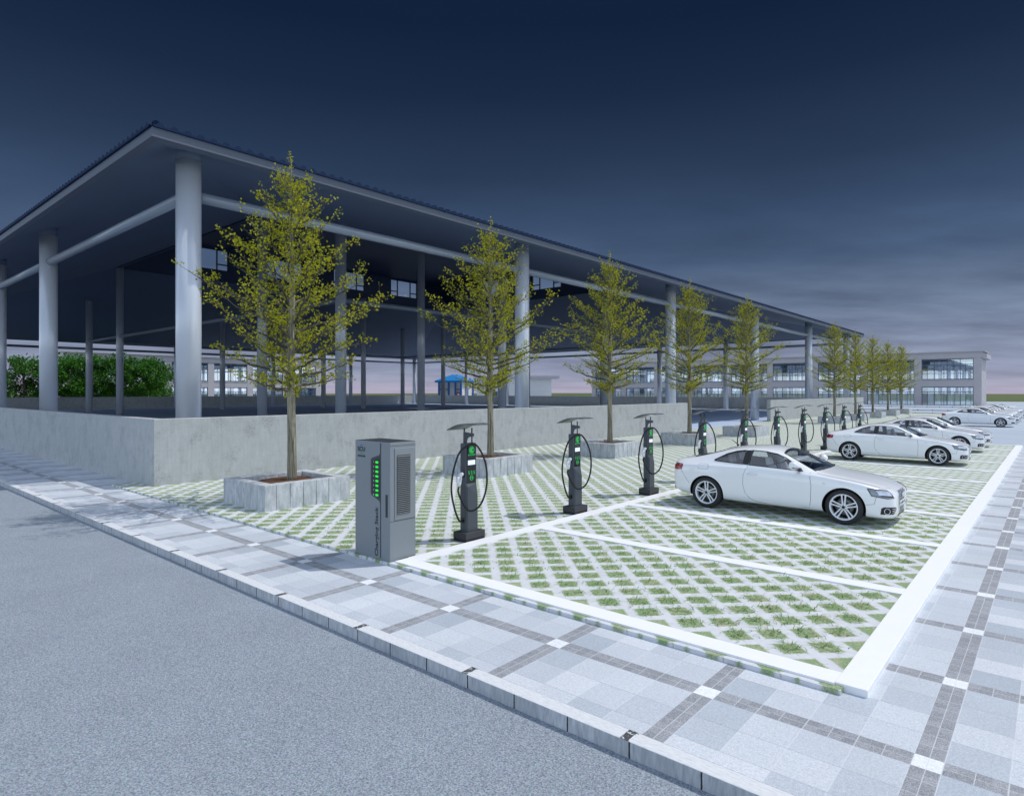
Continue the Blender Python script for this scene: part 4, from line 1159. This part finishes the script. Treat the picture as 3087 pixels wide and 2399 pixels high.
# cabin
def seat(x, y, rear=False):
    r = empty('seat', (0, 0, 0)); r.parent = car
    def blk(name, mat, x0, z0, x1, z1, w, tilt, parent):
        m = MB(); T = Matrix.Translation((x, y, .0)); 
        a, b = V(x0, 0, z0), V(x1, 0, z1); d = (b - a).normalized(); nn = V(d.z, 0, -d.x) * tilt
        m.prism([T @ (a - V(0, w, 0) - nn), T @ (a - V(0, w, 0) + nn), T @ (b - V(0, w*.9, 0) + nn*.75), T @ (b - V(0, w*.9, 0) - nn*.75)], V(0, 2*w*.95, 0))
        return m.build(name, mat, parent, bevel=.03, seg=3)
    blk('backrest', M['seat'] if not rear else M['seat_dark'], 0, .42, -.20, .97, .22, .065, r)
    blk('seat_back_panel', M['seat_dark'], -.055, .42, -.255, .95, .215, .03, r)
    blk('headrest', M['seat'], -.205, .985, -.245, 1.16, .125, .055, r)
    blk('cushion', M['seat_dark'], -.02, .40, .46, .45, .23, .06, r)
for x, y, rr in ((.02, -.36, 0), (.02, .36, 0), (-.80, -.33, 1), (-.80, .33, 1)): seat(x, y, rr)
m = MB(); m.rings([[V(.52, y, .60), V(.46, y, .80), V(.55, y, .915), V(.86, y, .925), V(1.0, y, .80), V(1.0, y, .55)] for y in (-.74, .74)]); m.build('dashboard', M['dash'], car, bevel=.02)
m = MB(); c = V(.40, .36, .86); u = V(.42, 0, .9).normalized(); m.tube([c + (V(0, 1, 0) * cos(2*pi*q/24) + u * sin(2*pi*q/24)) * .175 for q in range(24)], .015, 8, closed=True); m.tube([c - V(0, .17, 0), c, c + V(0, .17, 0)], .014, 6); m.cyl(c, c + V(.2, 0, -.08), .04); m.build('steering_wheel', M['black'], car)
for sgn in (-1, 1):
    m = MB(); m.box(-.45, sgn*.80 - .02, .45, .7, sgn*.80 + .02, .93); dt_ = m.build('door_trim', M['seat_dark'], car)
    m = MB(); m.box(-.3, sgn*.775 - .012, .62, .5, sgn*.775 + .012, .80); m.build('trim_panel', M['tan'], dt_)
m = MB(); m.box(-1.72, -.68, .80, -1.06, .68, .99); m.build('parcel_shelf', M['seat_dark'], car)
m = MB(); m.box(.30, -.11, 1.20, .33, .11, 1.255); m.cyl(V(.31, 0, 1.23), V(.27, 0, 1.32), .012); m.build('rear_view_mirror', M['black'], car, bevel=.01)
m = MB(); m.tube([V(-1.0, 0, 1.335), V(-1.05, 0, 1.38), V(-1.16, 0, 1.455)], [.02, .010, .006], 6); m.build('antenna', M['black'], car)
m = MB(); 
for y in (-.55, -.42, .42, .55): m.cyl(V(-2.28, y, .33), V(-2.05, y, .34), .04, n=14)
m.build('exhaust_pipe', M['chrome'], car)
index_kids()
CARS = [(14.21, 'white coupe nearest the street, complete in view beside the third charging post'),
        (26.93, 'second white coupe from the street, its whole flank clear behind the nearest coupe'),
        (33.2, 'white coupe behind the second one across an empty bay, flank partly hidden'),
        (36.45, 'white coupe third in the middle group, mostly roof, bonnet and one headlight'),
        (58.9, 'white coupe leading the far group, whole flank in view, before the glazed office'),
        (65.1, 'white coupe second in the far group, nose and windscreen above the leading one'),
        (68.3, 'white coupe third in the far group, mostly hidden behind the two before it'),
        (71.6, 'white coupe fourth in the far group, only strips of windscreen and nose visible'),
        (78.3, 'white coupe past a gap in the far group, last but one'),
        (81.6, 'white coupe farthest away, last in the far group')]
for k, (y, lab) in enumerate(CARS):
    o = car if k == 0 else copy_tree(car); o.location = (-4.465, y, .042 if y < 40 else -.005); o['label'] = lab
